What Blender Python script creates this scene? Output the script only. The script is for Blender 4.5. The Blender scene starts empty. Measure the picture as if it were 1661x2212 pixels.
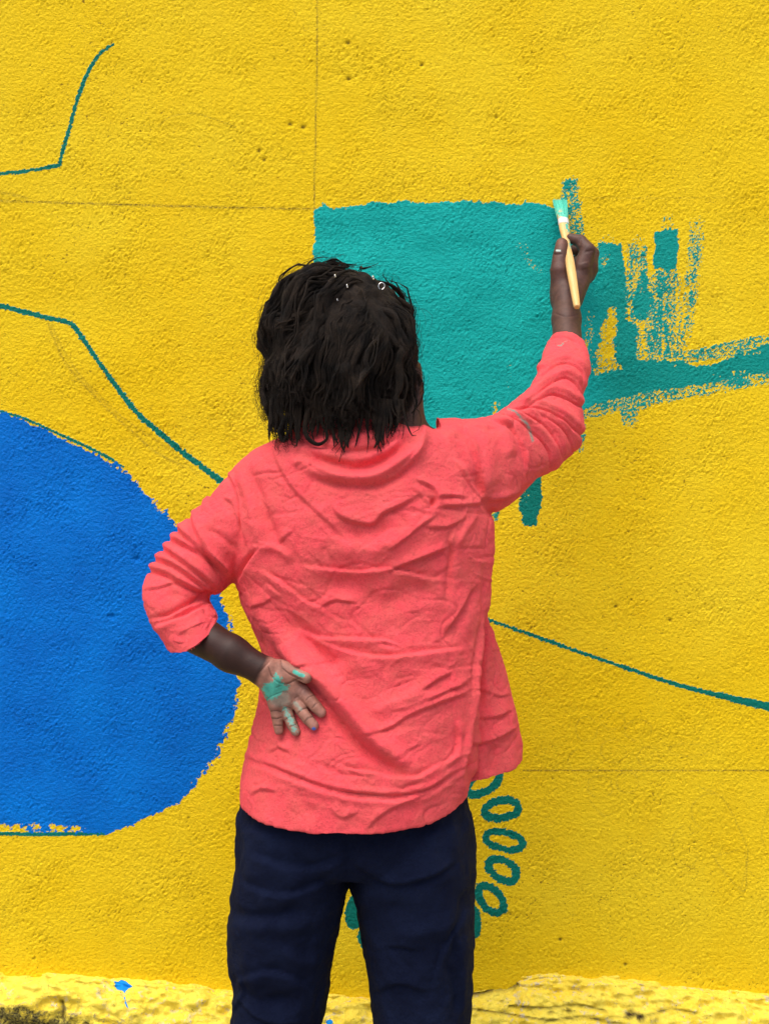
import bpy, math, random
import numpy as np
from mathutils import noise as mn, Vector

# ------------------------------------------------------------------ camera, sky, sun, exposure
sc = bpy.context.scene
COL = sc.collection
CAMY, CAMZ, K = -2.05, 1.20, 0.0004          # camera position, tangent per picture unit (picture 1661 x 2212)
cam_d = bpy.data.cameras.new('camera'); cam = bpy.data.objects.new('camera', cam_d); COL.objects.link(cam)
cam.location = (0, CAMY, CAMZ); cam.rotation_euler = (math.radians(90), 0, 0)
cam_d.sensor_fit = 'VERTICAL'; cam_d.sensor_height = 24.0
cam_d.lens = 24.0 / (2 * 1106 * K); cam_d.clip_start = 0.05; cam_d.clip_end = 200
sc.camera = cam
SUN_EL, SUN_AZ = 64, 205       # degrees; azimuth clockwise from +Y (wall is at +Y)
w = bpy.data.worlds.new('World'); sc.world = w; w.use_nodes = True
nt = w.node_tree; nt.nodes.clear()
sky = nt.nodes.new('ShaderNodeTexSky'); sky.sky_type = 'NISHITA'; sky.sun_disc = False
sky.sun_elevation = math.radians(SUN_EL); sky.sun_rotation = math.radians(SUN_AZ)
sky.air_density = 1.0; sky.dust_density = 5.0; sky.ozone_density = 1.0
bg = nt.nodes.new('ShaderNodeBackground'); bg.inputs[1].default_value = 0.115
wo = nt.nodes.new('ShaderNodeOutputWorld')
nt.links.new(sky.outputs[0], bg.inputs[0]); nt.links.new(bg.outputs[0], wo.inputs[0])
sl = bpy.data.lights.new('sun', 'SUN'); sl.energy = 1.7; sl.angle = math.radians(48); sl.color = (1.0, 0.96, 0.90)
sun = bpy.data.objects.new('sun', sl); COL.objects.link(sun)
el, az = math.radians(SUN_EL), math.radians(SUN_AZ)
sdir = Vector((math.sin(az) * math.cos(el), math.cos(az) * math.cos(el), math.sin(el)))
sun.rotation_euler = sdir.to_track_quat('Z', 'Y').to_euler()
sc.view_settings.view_transform = 'Standard'; sc.view_settings.look = 'None'
sc.view_settings.gamma = 1; sc.view_settings.use_curve_mapping = False
sc.view_settings.exposure = 0.60

# ------------------------------------------------------------------ helpers
rng = np.random.default_rng(7)
def P(u, v, y):
    d = y - CAMY
    return np.array([(u - 830.5) * K * d, y, CAMZ - (v - 1106) * K * d])
def to_px(co):
    d = co[:, 1] - CAMY
    return co[:, 0] / (K * d) + 830.5, 1106 - (co[:, 2] - CAMZ) / (K * d)
def lin(r, g, b):
    f = lambda c: ((c / 255 + 0.055) / 1.055) ** 2.4 if c > 10 else c / 255 / 12.92
    return (f(r), f(g), f(b), 1)
def empty(name, loc, label=None, cat=None):
    o = bpy.data.objects.new(name, None); COL.objects.link(o); o.location = loc
    o.empty_display_size = 0.05
    if label: o['label'] = label; o['category'] = cat
    return o
def mesh_obj(name, V, F, mat, parent=None, attrs=None, smooth=True, normals=None):
    """V (n,3), F: list of arrays (m,3) or (m,4)"""
    if isinstance(F, np.ndarray): F = [F]
    F = [np.asarray(f, dtype=np.int32) for f in F if len(f)]
    me = bpy.data.meshes.new(name)
    me.vertices.add(len(V)); me.vertices.foreach_set('co', np.asarray(V, dtype=np.float32).ravel())
    idx = np.concatenate([f.ravel() for f in F]); cnt = np.concatenate([np.full(len(f), f.shape[1]) for f in F])
    st = np.concatenate([[0], np.cumsum(cnt)[:-1]])
    me.loops.add(len(idx)); me.loops.foreach_set('vertex_index', idx.astype(np.int32))
    me.polygons.add(len(cnt)); me.polygons.foreach_set('loop_start', st.astype(np.int32))
    me.polygons.foreach_set('use_smooth', np.full(len(cnt), smooth))
    me.update(calc_edges=True); me.validate()
    for k, a in (attrs or {}).items():
        a = np.asarray(a, dtype=np.float32)
        if a.ndim == 1:
            at = me.attributes.new(k, 'FLOAT', 'POINT'); at.data.foreach_set('value', a)
        else:
            at = me.attributes.new(k, 'FLOAT_COLOR', 'POINT')
            at.data.foreach_set('color', np.concatenate([a, np.ones((len(a), 1), np.float32)], 1).ravel())
    if normals is not None: me.normals_split_custom_set_from_vertices(normals)
    if mat: me.materials.append(mat)
    o = bpy.data.objects.new(name, me); COL.objects.link(o)
    if parent is not None:
        o.parent = parent; o.matrix_parent_inverse = parent.matrix_world.inverted()
        wl = np.array(abs_loc(parent)); o.matrix_parent_inverse.identity(); o.location = -wl
    return o
def abs_loc(o):
    l = Vector(o.location)
    while o.parent is not None:
        o = o.parent; l += Vector(o.location)
    return l
def smoothstep(a, b, x):
    t = np.clip((x - a) / (b - a), 0, 1); return t * t * (3 - 2 * t)
def catmull(pts, n):
    pts = np.asarray(pts, float); m = len(pts); t = np.linspace(0, m - 1, n); i = np.clip(t.astype(int), 0, m - 2); f = (t - i)[:, None]
    p0 = pts[np.clip(i - 1, 0, m - 1)]; p1 = pts[i]; p2 = pts[i + 1]; p3 = pts[np.clip(i + 2, 0, m - 1)]
    return 0.5 * (2 * p1 + (p2 - p0) * f + (2 * p0 - 5 * p1 + 4 * p2 - p3) * f**2 + (3 * p1 - 3 * p2 + p3 - p0) * f**3)
def seg_dist(U, V, poly):
    """distance, signed side and 0..1 arclength parameter to a polyline"""
    poly = np.asarray(poly, float); L = np.hypot(*(poly[1:] - poly[:-1]).T); tot = L.sum(); acc = 0
    best = np.full(U.shape, 1e9); side = np.zeros(U.shape); par = np.zeros(U.shape)
    for a, b, l in zip(poly[:-1], poly[1:], L):
        d = b - a; t = np.clip(((U - a[0]) * d[0] + (V - a[1]) * d[1]) / (l * l + 1e-9), 0, 1)
        dx = U - a[0] - t * d[0]; dy = V - a[1] - t * d[1]; D = np.hypot(dx, dy); m = D < best
        best = np.where(m, D, best); side = np.where(m, np.sign(d[0] * dy - d[1] * dx), side)
        par = np.where(m, (acc + t * l) / tot, par); acc += l
    return best, side, par
def poly_sd(U, V, poly):
    """signed distance to a closed polygon, negative inside"""
    poly = np.asarray(poly, float); q = np.roll(poly, -1, 0); best = np.full(U.shape, 1e9); ins = np.zeros(U.shape, bool)
    for a, b in zip(poly, q):
        d = b - a; t = np.clip(((U - a[0]) * d[0] + (V - a[1]) * d[1]) / (d @ d + 1e-9), 0, 1)
        best = np.minimum(best, np.hypot(U - a[0] - t * d[0], V - a[1] - t * d[1]))
        c = (a[1] > V) != (b[1] > V)
        ins ^= c & (U < (b[0] - a[0]) * (V - a[1]) / (b[1] - a[1] + 1e-12) + a[0])
    return np.where(ins, -best, best)
def vnoise(co, scale, seed=0.0, oct=3):
    s = np.asarray(scale, float) * np.ones(3); c = co * s + seed * 17.3
    return np.array([mn.fractal(Vector(p), 0.6, 2.0, oct) for p in c])

# ---- surface nets mesher for distance fields
def surface_net(f, lo, hi, h):
    lo = np.array(lo, float); n = np.ceil((np.array(hi) - lo) / h / 4).astype(int) * 4 + 1
    B = (n - 1) // 4
    bc = np.stack(np.meshgrid(*[lo[i] + (np.arange(B[i]) * 4 + 2) * h for i in range(3)], indexing='ij'), -1).reshape(-1, 3)
    fb = np.concatenate([f(bc[i:i + 200000]) for i in range(0, len(bc), 200000)])
    act = np.abs(fb) < 4 * h * 2.2
    F = np.repeat(np.repeat(np.repeat(np.where(fb < 0, -9., 9.).reshape(B), 4, 0), 4, 1), 4, 2)
    F = np.pad(F, ((0, 1),) * 3, mode='edge').astype(np.float32)
    bi = np.stack(np.unravel_index(np.nonzero(act)[0], B), -1) * 4
    off = np.stack(np.meshgrid(*[np.arange(5)] * 3, indexing='ij'), -1).reshape(-1, 3)
    idx = (bi[:, None, :] + off[None]).reshape(-1, 3)
    key = np.unique(np.ravel_multi_index(idx.T, n)); idx = np.stack(np.unravel_index(key, n), -1)
    pts = lo + idx * h
    val = np.concatenate([f(pts[i:i + 200000]) for i in range(0, len(pts), 200000)])
    F[idx[:, 0], idx[:, 1], idx[:, 2]] = val
    I = F < 0
    c = np.zeros(tuple(n - 1), np.int8)
    for dx in (0, 1):
        for dy in (0, 1):
            for dz in (0, 1): c += I[dx:n[0] - 1 + dx, dy:n[1] - 1 + dy, dz:n[2] - 1 + dz]
    cell = np.stack(np.nonzero((c > 0) & (c < 8)), -1)
    vid = np.full(tuple(n - 1), -1, np.int32); vid[cell[:, 0], cell[:, 1], cell[:, 2]] = np.arange(len(cell))
    acc = np.zeros((len(cell), 3)); num = np.zeros(len(cell))
    for ax in range(3):
        e = np.zeros(3, int); e[ax] = 1; o1, o2 = [a for a in range(3) if a != ax]
        for a in (0, 1):
            for b in (0, 1):
                s = np.zeros(3, int); s[o1] = a; s[o2] = b; p = cell + s; q = p + e
                fa = F[p[:, 0], p[:, 1], p[:, 2]]; fb_ = F[q[:, 0], q[:, 1], q[:, 2]]; m = (fa < 0) != (fb_ < 0)
                t = np.where(m, fa / (fa - fb_ + 1e-20), 0); pos = s + t[:, None] * e
                acc += pos * m[:, None]; num += m
    V = lo + (cell + acc / num[:, None]) * h
    Q = []
    for ax in range(3):
        o1, o2 = [(1, 2), (2, 0), (0, 1)][ax]; e = np.zeros(3, int); e[ax] = 1
        sl0 = [slice(None)] * 3; sl1 = [slice(None)] * 3; sl0[ax] = slice(0, -1); sl1[ax] = slice(1, None)
        a = I[tuple(sl0)]; b = I[tuple(sl1)]; g = np.stack(np.nonzero(a != b), -1)
        g = g[(g[:, o1] > 0) & (g[:, o2] > 0) & (g[:, o1] < n[o1] - 1) & (g[:, o2] < n[o2] - 1)]
        u1 = np.zeros(3, int); u1[o1] = 1; u2 = np.zeros(3, int); u2[o2] = 1
        gi = lambda k: vid[k[:, 0], k[:, 1], k[:, 2]]
        q = np.stack([gi(g - u1 - u2), gi(g - u2), gi(g), gi(g - u1)], 1)
        ins = a[g[:, 0], g[:, 1], g[:, 2]]; q[~ins] = q[~ins][:, ::-1]; Q.append(q)
    Q = np.concatenate(Q); Q = Q[(Q >= 0).all(1)]
    return V, Q
def smin(a, b, k):
    h = np.clip(0.5 + 0.5 * (b - a) / k, 0, 1); return b * (1 - h) + a * h - k * h * (1 - h)
def cone(p, a, b, ra, rb):
    d = b - a; t = np.clip(((p - a) @ d) / (d @ d + 1e-12), 0, 1)
    return np.linalg.norm(p - a - t[:, None] * d, axis=1) - (ra + (rb - ra) * t)
def ell(p, c, r):
    r = np.array(r); q = (p - c) / r; n = np.linalg.norm(q, axis=1); return (n - 1) * r.min()
def normals_of(V, F):
    N = np.zeros_like(V)
    for f in (F if isinstance(F, list) else [F]):
        n = np.cross(V[f[:, 2]] - V[f[:, 0]], V[f[:, -1]] - V[f[:, 1]])
        for k in range(f.shape[1]):
            for c in range(3): N[:, c] += np.bincount(f[:, k], n[:, c], len(V))
    return N / (np.linalg.norm(N, axis=1, keepdims=True) + 1e-12)
def laplace(V, F, it, lam=0.5):
    E = np.concatenate([np.stack([F[:, k], F[:, (k + 1) % F.shape[1]]], 1) for k in range(F.shape[1])])
    E = np.concatenate([E, E[:, ::-1]]); deg = np.bincount(E[:, 0], minlength=len(V))[:, None] + 1e-9
    for _ in range(it):
        A = np.stack([np.bincount(E[:, 0], V[E[:, 1], c], len(V)) for c in range(3)], 1) / deg
        V = V + lam * (A - V)
    return V

# ---- lofted cloth tubes, fused by voxel remesh
def loft(st, n=60, M=72, ex=2.4, cav=None, thick=0.006):
    """st rows: uL vL uR vR y b dip ; returns verts, quads (closed)"""
    S = catmull(st, n); rings = []
    cs = np.array([(P(s[0], s[1], s[4]) + P(s[2], s[3], s[4])) / 2 for s in S])
    ax = np.gradient(cs, axis=0); ax /= np.linalg.norm(ax, axis=1, keepdims=True) + 1e-9
    th = np.linspace(0, 2 * np.pi, M, endpoint=False); c, s_ = np.cos(th), np.sin(th)
    ce = np.sign(c) * np.abs(c) ** (2 / ex); se = np.sign(s_) * np.abs(s_) ** (2 / ex)
    def ring(i, shrink=0.0):
        s = S[i]; a = (P(s[2], s[3], s[4]) - P(s[0], s[1], s[4])) / 2; la = np.linalg.norm(a)
        a = a * (la - shrink) / la; b = np.array([0, s[5] - shrink, 0])
        r = cs[i] + ce[:, None] * a + se[:, None] * b
        return r + np.maximum(0, -se)[:, None] ** 1.25 * ax[i] * s[6] * 0.00062
    for i in range(n): rings.append(ring(i))
    if cav:
        for i in range(n - 1, n - 1 - int(cav * n), -1): rings.append(ring(i, thick))
    V = np.concatenate(rings + [[rings[0].mean(0)], [rings[-1].mean(0)]]); R = len(rings)
    i = np.arange(R - 1)[:, None] * M; j = np.arange(M)[None]; k = (j + 1) % M
    Q = np.stack([i + j, i + k, i + M + k, i + M + j], -1).reshape(-1, 4)
    j = np.arange(M); k = (j + 1) % M
    T = np.concatenate([np.stack([np.full(M, R * M), k, j], 1), np.stack([np.full(M, R * M + 1), (R - 1) * M + j, (R - 1) * M + k], 1)])
    return V, Q, T
def fuse(parts, voxel, it):
    Vs, Qs, Ts, o = [], [], [], 0
    for V, Q, T in parts:
        Vs.append(V); Qs.append(Q + o); Ts.append(T + o); o += len(V)
    ob = mesh_obj('tmp', np.concatenate(Vs), [np.concatenate(Qs), np.concatenate(Ts)], None)
    md = ob.modifiers.new('r', 'REMESH'); md.mode = 'VOXEL'; md.voxel_size = voxel; md.adaptivity = 0
    dg = bpy.context.evaluated_depsgraph_get(); me = bpy.data.meshes.new_from_object(ob.evaluated_get(dg))
    V = np.empty(len(me.vertices) * 3, np.float32); me.vertices.foreach_get('co', V); V = V.reshape(-1, 3).astype(float)
    ln = np.empty(len(me.polygons), np.int32); me.polygons.foreach_get('loop_total', ln)
    ix = np.empty(len(me.loops), np.int32); me.loops.foreach_get('vertex_index', ix)
    assert (ln == 4).all(); F = ix.reshape(-1, 4)
    m0 = ob.data; bpy.data.objects.remove(ob); bpy.data.meshes.remove(me); bpy.data.meshes.remove(m0)
    return laplace(V, F, it), F
def folds(V, F, strokes, gain=1.0):
    """strokes: (kind, amp mm, width px, [(u,v)..]) - moves cloth along its normals"""
    N = normals_of(V, F); U, W = to_px(V); D = np.zeros(len(V)); face = np.clip(-N[:, 1] * 1.6 + 0.75, 0, 1)
    for kind, A, wd, pl in strokes:
        pl = np.asarray(pl, float); m = 4 * wd
        if len(pl) > 2: pl = catmull(pl, len(pl) * 4)
        s = np.nonzero((U > pl[:, 0].min() - m) & (U < pl[:, 0].max() + m) & (W > pl[:, 1].min() - m) & (W < pl[:, 1].max() + m))[0]
        if not len(s): continue
        d, sd, t = seg_dist(U[s], W[s], pl); ta = np.clip(np.minimum(t, 1 - t) * 5, 0, 1) ** 0.7 * 0.85 + 0.15
        if kind == 'r': g = np.exp(-(d / wd) ** 2)
        elif kind == 'v': g = -np.exp(-(d / wd) ** 2)
        elif kind == 'c':      # soft roll on one side of the line, tight crease on the other
            g = np.where(sd < 0, np.exp(-(d / (wd * 1.6)) ** 1.4), np.exp(-(d / (wd * 0.3)) ** 2) * 1.35 - 0.35 * np.exp(-((d - wd * .45) / (wd * .55)) ** 2))
            g = np.where(sd < 0, g, np.minimum(g, 1))
        D[s] += g * ta * A * 0.001
    return V + N * (D * face * gain)[:, None], N
def fullz(pts, ox, oy, s): return [(ox + x / s, oy + y / s) for x, y in pts]
Z5 = lambda *p: fullz(p, 465, 863.7, 2.5)
Z6 = lambda *p: fullz(p, 465, 1461.7, 2.2726)
Z4 = lambda *p: fullz(p, 265.8, 996.6, 4.167)
Z7 = lambda *p: fullz(p, 797.3, 664.4, 3.125)
Z3 = lambda *p: fullz(p, 498.3, 1328.8, 5.0)

# ------------------------------------------------------------------ materials
class M:
    def __init__(s, name):
        s.m = bpy.data.materials.new(name); s.m.use_nodes = True; s.t = s.m.node_tree; s.t.nodes.clear()
        s.out = s.n('ShaderNodeOutputMaterial'); s.b = s.n('ShaderNodeBsdfPrincipled'); s.l(s.b.outputs[0], s.out.inputs[0])
    def n(s, k, **kw):
        nd = s.t.nodes.new(k)
        for a, b in kw.items(): setattr(nd, a, b)
        return nd
    def l(s, a, b): s.t.links.new(a, b)
    def coord(s, scale=(1, 1, 1), rot=(0, 0, 0)):
        g = s.n('ShaderNodeNewGeometry'); mp = s.n('ShaderNodeMapping'); mp.inputs['Scale'].default_value = scale; mp.inputs['Rotation'].default_value = rot
        s.l(g.outputs['Position'], mp.inputs[0]); return mp.outputs[0]
    def noise(s, sc_, det=3, rough=0.55, co=None, dist=0.0):
        t = s.n('ShaderNodeTexNoise'); t.inputs['Scale'].default_value = sc_; t.inputs['Detail'].default_value = det
        t.inputs['Roughness'].default_value = rough; t.inputs['Distortion'].default_value = dist
        s.l(co if co else s.coord(), t.inputs['Vector']); return t.outputs[0]
    def attr(s, name, out='Fac'):
        a = s.n('ShaderNodeAttribute', attribute_name=name); return a.outputs[out]
    def math(s, op, a, b=None, c=None, clamp=False):
        m = s.n('ShaderNodeMath', operation=op, use_clamp=clamp)
        for i, x in enumerate((a, b, c)):
            if x is None: continue
            if isinstance(x, (int, float)): m.inputs[i].default_value = x
            else: s.l(x, m.inputs[i])
        return m.outputs[0]
    def rng(s, x, a, b, c=0., d=1.):
        m = s.n('ShaderNodeMapRange'); s.l(x, m.inputs[0])
        for i, q in enumerate((a, b, c, d)): m.inputs[i + 1].default_value = q
        return m.outputs[0]
    def mix(s, f, a, b):
        m = s.n('ShaderNodeMix', data_type='RGBA')
        for i, x in ((0, f), (6, a), (7, b)):
            if isinstance(x, (int, float, tuple)): m.inputs[i].default_value = x
            else: s.l(x, m.inputs[i])
        return m.outputs[2]
    def bump(s, h, strength, dist, prev=None):
        b = s.n('ShaderNodeBump'); b.inputs['Strength'].default_value = strength; b.inputs['Distance'].default_value = dist
        s.l(h, b.inputs['Height'])
        if prev: s.l(prev, b.inputs['Normal'])
        return b.outputs[0]
    def set(s, **kw):
        for k, v in kw.items():
            i = s.b.inputs[k.replace('_', ' ')]
            if isinstance(v, (int, float, tuple)): i.default_value = v
            else: s.l(v, i)
        return s.m

YEL = (0.86, 0.56, 0.012, 1)
def wall_material():
    m = M('painted_plaster')
    fine = m.noise(340, 5, 0.65, m.coord((0.9, 1, 1))); mid = m.noise(170, 4, 0.65, m.coord((0.85, 1, 1)))
    vo = m.n('ShaderNodeTexVoronoi', feature='SMOOTH_F1'); vo.inputs['Scale'].default_value = 190; m.l(m.coord((0.85, 1, 1)), vo.inputs['Vector'])
    big = m.noise(3.0, 4, 0.55); big2 = m.noise(9, 5, 0.6); h = m.attr('relief')
    n0 = m.rng(fine, 0.36, 0.64); n1 = m.math('MULTIPLY_ADD', m.math('SUBTRACT', 1.0, h), 0.5, m.math('MULTIPLY', n0, 0.5)); n1 = m.math('MAXIMUM', n1, 0.1)
    def mask(name): return m.rng(m.math('SUBTRACT', m.attr(name), n1), -0.05, 0.05)
    y = m.mix(m.rng(big, 0.35, 0.65), (0.85, 0.620, 0.020, 1), (0.83, 0.565, 0.008, 1))
    y = m.mix(m.rng(big2, 0.45, 0.75, 0, 0.35), y, (0.80, 0.50, 0.004, 1))
    sp = m.noise(170, 3, 0.6, m.coord((0.8, 1, 1.3))); spm = m.math('MULTIPLY', m.math('MULTIPLY', m.rng(sp, 0.50, 0.66), m.rng(h, 0.32, 0.04)), m.rng(m.noise(5, 4, 0.6), 0.42, 0.6, 0.15, 0.85))
    y = m.mix(spm, y, (0.16, 0.085, 0.012, 1))
    y = m.mix(m.math('MULTIPLY', m.attr('pit'), 0.9, clamp=True), y, (0.06, 0.03, 0.012, 1))
    pc = m.math('MULTIPLY', m.attr('pencil'), m.rng(m.math('ADD', m.math('MULTIPLY', n0, 0.6), m.math('MULTIPLY', h, 0.4)), 0.2, 0.75, 0.15, 1.1), clamp=True)
    y = m.mix(pc, y, (0.10, 0.065, 0.03, 1))
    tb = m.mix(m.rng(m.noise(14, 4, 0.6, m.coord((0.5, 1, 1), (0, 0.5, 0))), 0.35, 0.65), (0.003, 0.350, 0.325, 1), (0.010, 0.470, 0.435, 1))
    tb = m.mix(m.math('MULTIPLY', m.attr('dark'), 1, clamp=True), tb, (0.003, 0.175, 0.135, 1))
    bl = m.mix(m.rng(m.noise(7, 5, 0.6), 0.35, 0.7), (0.0002, 0.135, 0.56, 1), (0.0003, 0.190, 0.70, 1))
    tm = mask('teal'); bm_ = mask('blue')
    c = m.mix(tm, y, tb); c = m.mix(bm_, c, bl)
    pm = m.math('MAXIMUM', tm, bm_)
    fine_h = m.math('SUBTRACT', m.math('ADD', m.math('MULTIPLY', fine, 0.75), m.math('MULTIPLY', mid, 0.5)), m.math('MULTIPLY', vo.outputs['Distance'], 0.45))
    pr = m.noise(420, 2, 0.5, m.coord((1.0, 1, 0.35), (0, 0.3, 0)))
    nb = m.bump(fine_h, 1.0, 0.0034); nb = m.bump(pm, 0.5, 0.0005, nb); nb = m.bump(m.math('MULTIPLY', pr, pm), 0.25, 0.0010, nb)
    return m.set(Base_Color=c, Roughness=m.rng(pm, 0, 1, 0.62, 0.42), Normal=nb, Specular_IOR_Level=m.rng(pm, 0, 1, 0.07, 0.08))
def plinth_material():
    m = M('flaking_yellow_paint'); n1 = m.noise(22, 6, 0.65); n2 = m.noise(70, 5, 0.7); n3 = m.noise(260, 3, 0.6)
    c = m.mix(m.rng(n1, 0.35, 0.65), (0.88, 0.73, 0.10, 1), (0.86, 0.63, 0.04, 1))
    c = m.mix(m.math('MULTIPLY', m.rng(n2, 0.53, 0.62, 0, .85), m.rng(n1, 0.45, 0.58)), c, (0.60, 0.55, 0.44, 1))
    c = m.mix(m.math('MULTIPLY', m.rng(n3, 0.61, 0.68, 0, .8), m.rng(n2, 0.47, 0.60)), c, (0.09, 0.055, 0.02, 1))
    mo = m.rng(m.math('ADD', m.attr('moss'), m.math('MULTIPLY', m.math('SUBTRACT', n2, 0.5), 2.2)), 0.35, 0.8)
    c = m.mix(mo, c, m.mix(m.rng(n3, 0.4, 0.65), (0.035, 0.028, 0.014, 1), (0.26, 0.22, 0.05, 1)))
    c = m.mix(m.attr('pit'), c, (0.035, 0.02, 0.01, 1))
    c = m.mix(m.rng(m.attr('splash'), 0.45, 0.55), c, (0.003, 0.26, 0.78, 1))
    nb = m.bump(m.math('ADD', n2, m.math('MULTIPLY', n3, 0.5)), 0.9, 0.006)
    return m.set(Base_Color=c, Roughness=0.75, Normal=nb, Specular_IOR_Level=0.2)
def cloth_material(name, c1, c2, sheen, scale=900, marks=False, dusty=None):
    m = M(name); n1 = m.noise(16, 5, 0.62); n2 = m.noise(scale, 3, 0.7, m.coord((1, 1, 1.2))); n3 = m.noise(90, 4, 0.6); n4 = m.noise(330, 3, 0.7)
    c = m.mix(m.rng(n1, 0.35, 0.65), c1, c2)
    if dusty: c = m.mix(m.math('MULTIPLY', m.rng(m.noise(38, 5, 0.65), 0.40, 0.68), 0.55), c, dusty)
    c = m.mix(m.rng(n2, 0.52, 0.72, 0, 0.35), c, tuple(x * 0.55 for x in c1[:3]) + (1,))
    c = m.mix(m.rng(n4, 0.50, 0.70, 0, 0.38), c, tuple(x * 0.5 for x in c1[:3]) + (1,))
    if marks: c = m.mix(m.rng(m.math('SUBTRACT', m.attr('paint'), m.rng(n2, 0.3, 0.7)), -0.1, 0.25), c, (0.10, 0.36, 0.30, 1))
    nb = m.bump(n3, 0.45, 0.004); nb = m.bump(n4, 0.6, 0.0022, nb); nb = m.bump(n2, 0.8, 0.0014, nb)
    return m.set(Base_Color=c, Roughness=0.92, Normal=nb, Specular_IOR_Level=0.1, Sheen_Weight=sheen, Sheen_Roughness=0.5,
                 Sheen_Tint=tuple(min(1, x * 1.4 + .1) for x in c1[:3]) + (1,))
def skin_material():
    m = M('skin'); n = m.noise(60, 5, 0.6); n2 = m.noise(700, 3, 0.6)
    c = m.mix(m.rng(n, 0.3, 0.7, 0, 0.25), m.attr('tint', 'Color'), (0.05, 0.02, 0.014, 1))
    nb = m.bump(n2, 0.35, 0.0009)
    m.b.subsurface_method = 'BURLEY'
    return m.set(Base_Color=c, Roughness=0.55, Normal=nb, Specular_IOR_Level=0.32)
def simple(name, col, rough, spec=0.4, nscale=120, amt=0.25, bumpd=0.0005, metal=0.0):
    m = M(name); n = m.noise(nscale, 4, 0.6); c = m.mix(m.rng(n, 0.35, 0.65, 0, amt), col, tuple(x * 0.5 for x in col[:3]) + (1,))
    return m.set(Base_Color=c, Roughness=rough, Specular_IOR_Level=spec, Normal=m.bump(n, 0.5, bumpd), Metallic=metal)

# ------------------------------------------------------------------ ground
gm = simple('worn_concrete', (0.30, 0.28, 0.25, 1), 0.9, 0.2, 6, 0.5, 0.01)
g = mesh_obj('ground', np.array([(-40, -60, 0), (40, -60, 0), (40, 20, 0), (-40, 20, 0)], float), np.array([[0, 1, 2, 3]]), gm, smooth=False)
g['kind'] = 'structure'

# ------------------------------------------------------------------ wall with its mural
WK = K * (0 - CAMY)
gs = 0.00245
xs = np.arange(-1.06, 0.7601, gs); zs = np.arange(0.24, 2.18, gs)
NX, NZ = len(xs), len(zs)
X, Zg = np.meshgrid(xs, zs)                       # (NZ, NX)
U = X / WK + 830.5; Vv = 1106 - (Zg - CAMZ) / WK
def band(lx, lz, width, seed, rot=0.0):
    r = np.random.default_rng(seed); wn = r.standard_normal((NZ, NX)); f = np.fft.rfft2(wn)
    kz = np.fft.fftfreq(NZ, gs)[:, None]; kx = np.fft.rfftfreq(NX, gs)[None]
    a, b = kx * math.cos(rot) + kz * math.sin(rot), -kx * math.sin(rot) + kz * math.cos(rot)
    q = np.sqrt((a * lx) ** 2 + (b * lz) ** 2); f *= np.exp(-((q - 1) / width) ** 2)
    o = np.fft.irfft2(f, (NZ, NX)); return o / o.std()
n_a = band(0.0125, 0.0105, 1.3, 1, 0.10); n_b = band(0.0066, 0.0056, 0.9, 2, -0.05); n_c = band(0.3, 0.22, 0.8, 3); n_d = band(0.05, 0.035, 0.7, 4); n_e = band(0.16, 0.12, 0.8, 5)
n_p = band(0.0068, 0.0060, 0.8, 8)
rel = 0.45 * n_a + 0.75 * n_b; rel = np.where(rel > 0, rel, rel * 1.1 - 0.35 * rel * rel)
cour = np.clip(0.82 + 0.30 * n_e + 0.14 * n_d, 0.25, 1.5)
cour *= 1 - 0.75 * np.exp(-(((U - 1190) / 38) ** 2 + ((Vv - 260) / 95) ** 2) ** 2)     # trowelled smooth patch
H = 0.00036 * rel * cour + 0.00014 * n_d * np.clip(0.5 + 0.5 * n_e, 0, 1.2) + 0.0004 * n_c - 0.0007 * np.clip(n_p - 1.2, 0, 1.5) * np.clip(0.6 + 0.6 * n_e, 0.1, 1.6)
rel = rel - 1.2 * np.clip(n_p - 1.2, 0, 1.5)
# cracks and pits
pit = np.zeros_like(H)
def stamp(u, v, r, d, e=1.0):
    global H, pit
    s = np.exp(-(((U - u) / (r * e)) ** 2 + ((Vv - v) / r) ** 2)); pit = np.maximum(pit, np.clip(s * 1.6 - 0.5 + 0.15 * n_b, 0, 1)); H -= d * s
for u, v, r in [(753, 170, 5), (655, 275, 5), (627, 268, 5), (911, 140, 4), (296, 1208, 6), (243, 1332, 6), (505, 2018, 6), (700, 600, 3), (1210, 2030, 4),
                (560, 325, 4), (571, 345, 4), (1447, 1340, 4), (1372, 668, 4), (1330, 1310, 4), (1350, 2083, 4), (752, 92, 5), (1072, 253, 3)]:
    if v > 1100 and u < 500: stamp(u, v, r, 0.004, 1.1); pit *= 1
    else: stamp(u, v, r, 0.003, 1.2)
r2 = np.random.default_rng(11)
for _ in range(90):
    u, v, r = r2.uniform(0, 1661), r2.uniform(0, 2090), r2.uniform(1.2, 2.8)
    i0 = np.searchsorted(xs, (u - 830.5) * WK); k0 = np.searchsorted(zs, CAMZ - (v - 1106) * WK); q = 14
    a, b = slice(max(0, k0 - q), k0 + q), slice(max(0, i0 - q), i0 + q)
    s = np.exp(-(((U[a, b] - u) / (r * 1.3)) ** 2 + ((Vv[a, b] - v) / r) ** 2)); H[a, b] -= 0.0015 * s; pit[a, b] = np.maximum(pit[a, b], np.clip(1.3 * s - 0.4, 0, 1))

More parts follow.
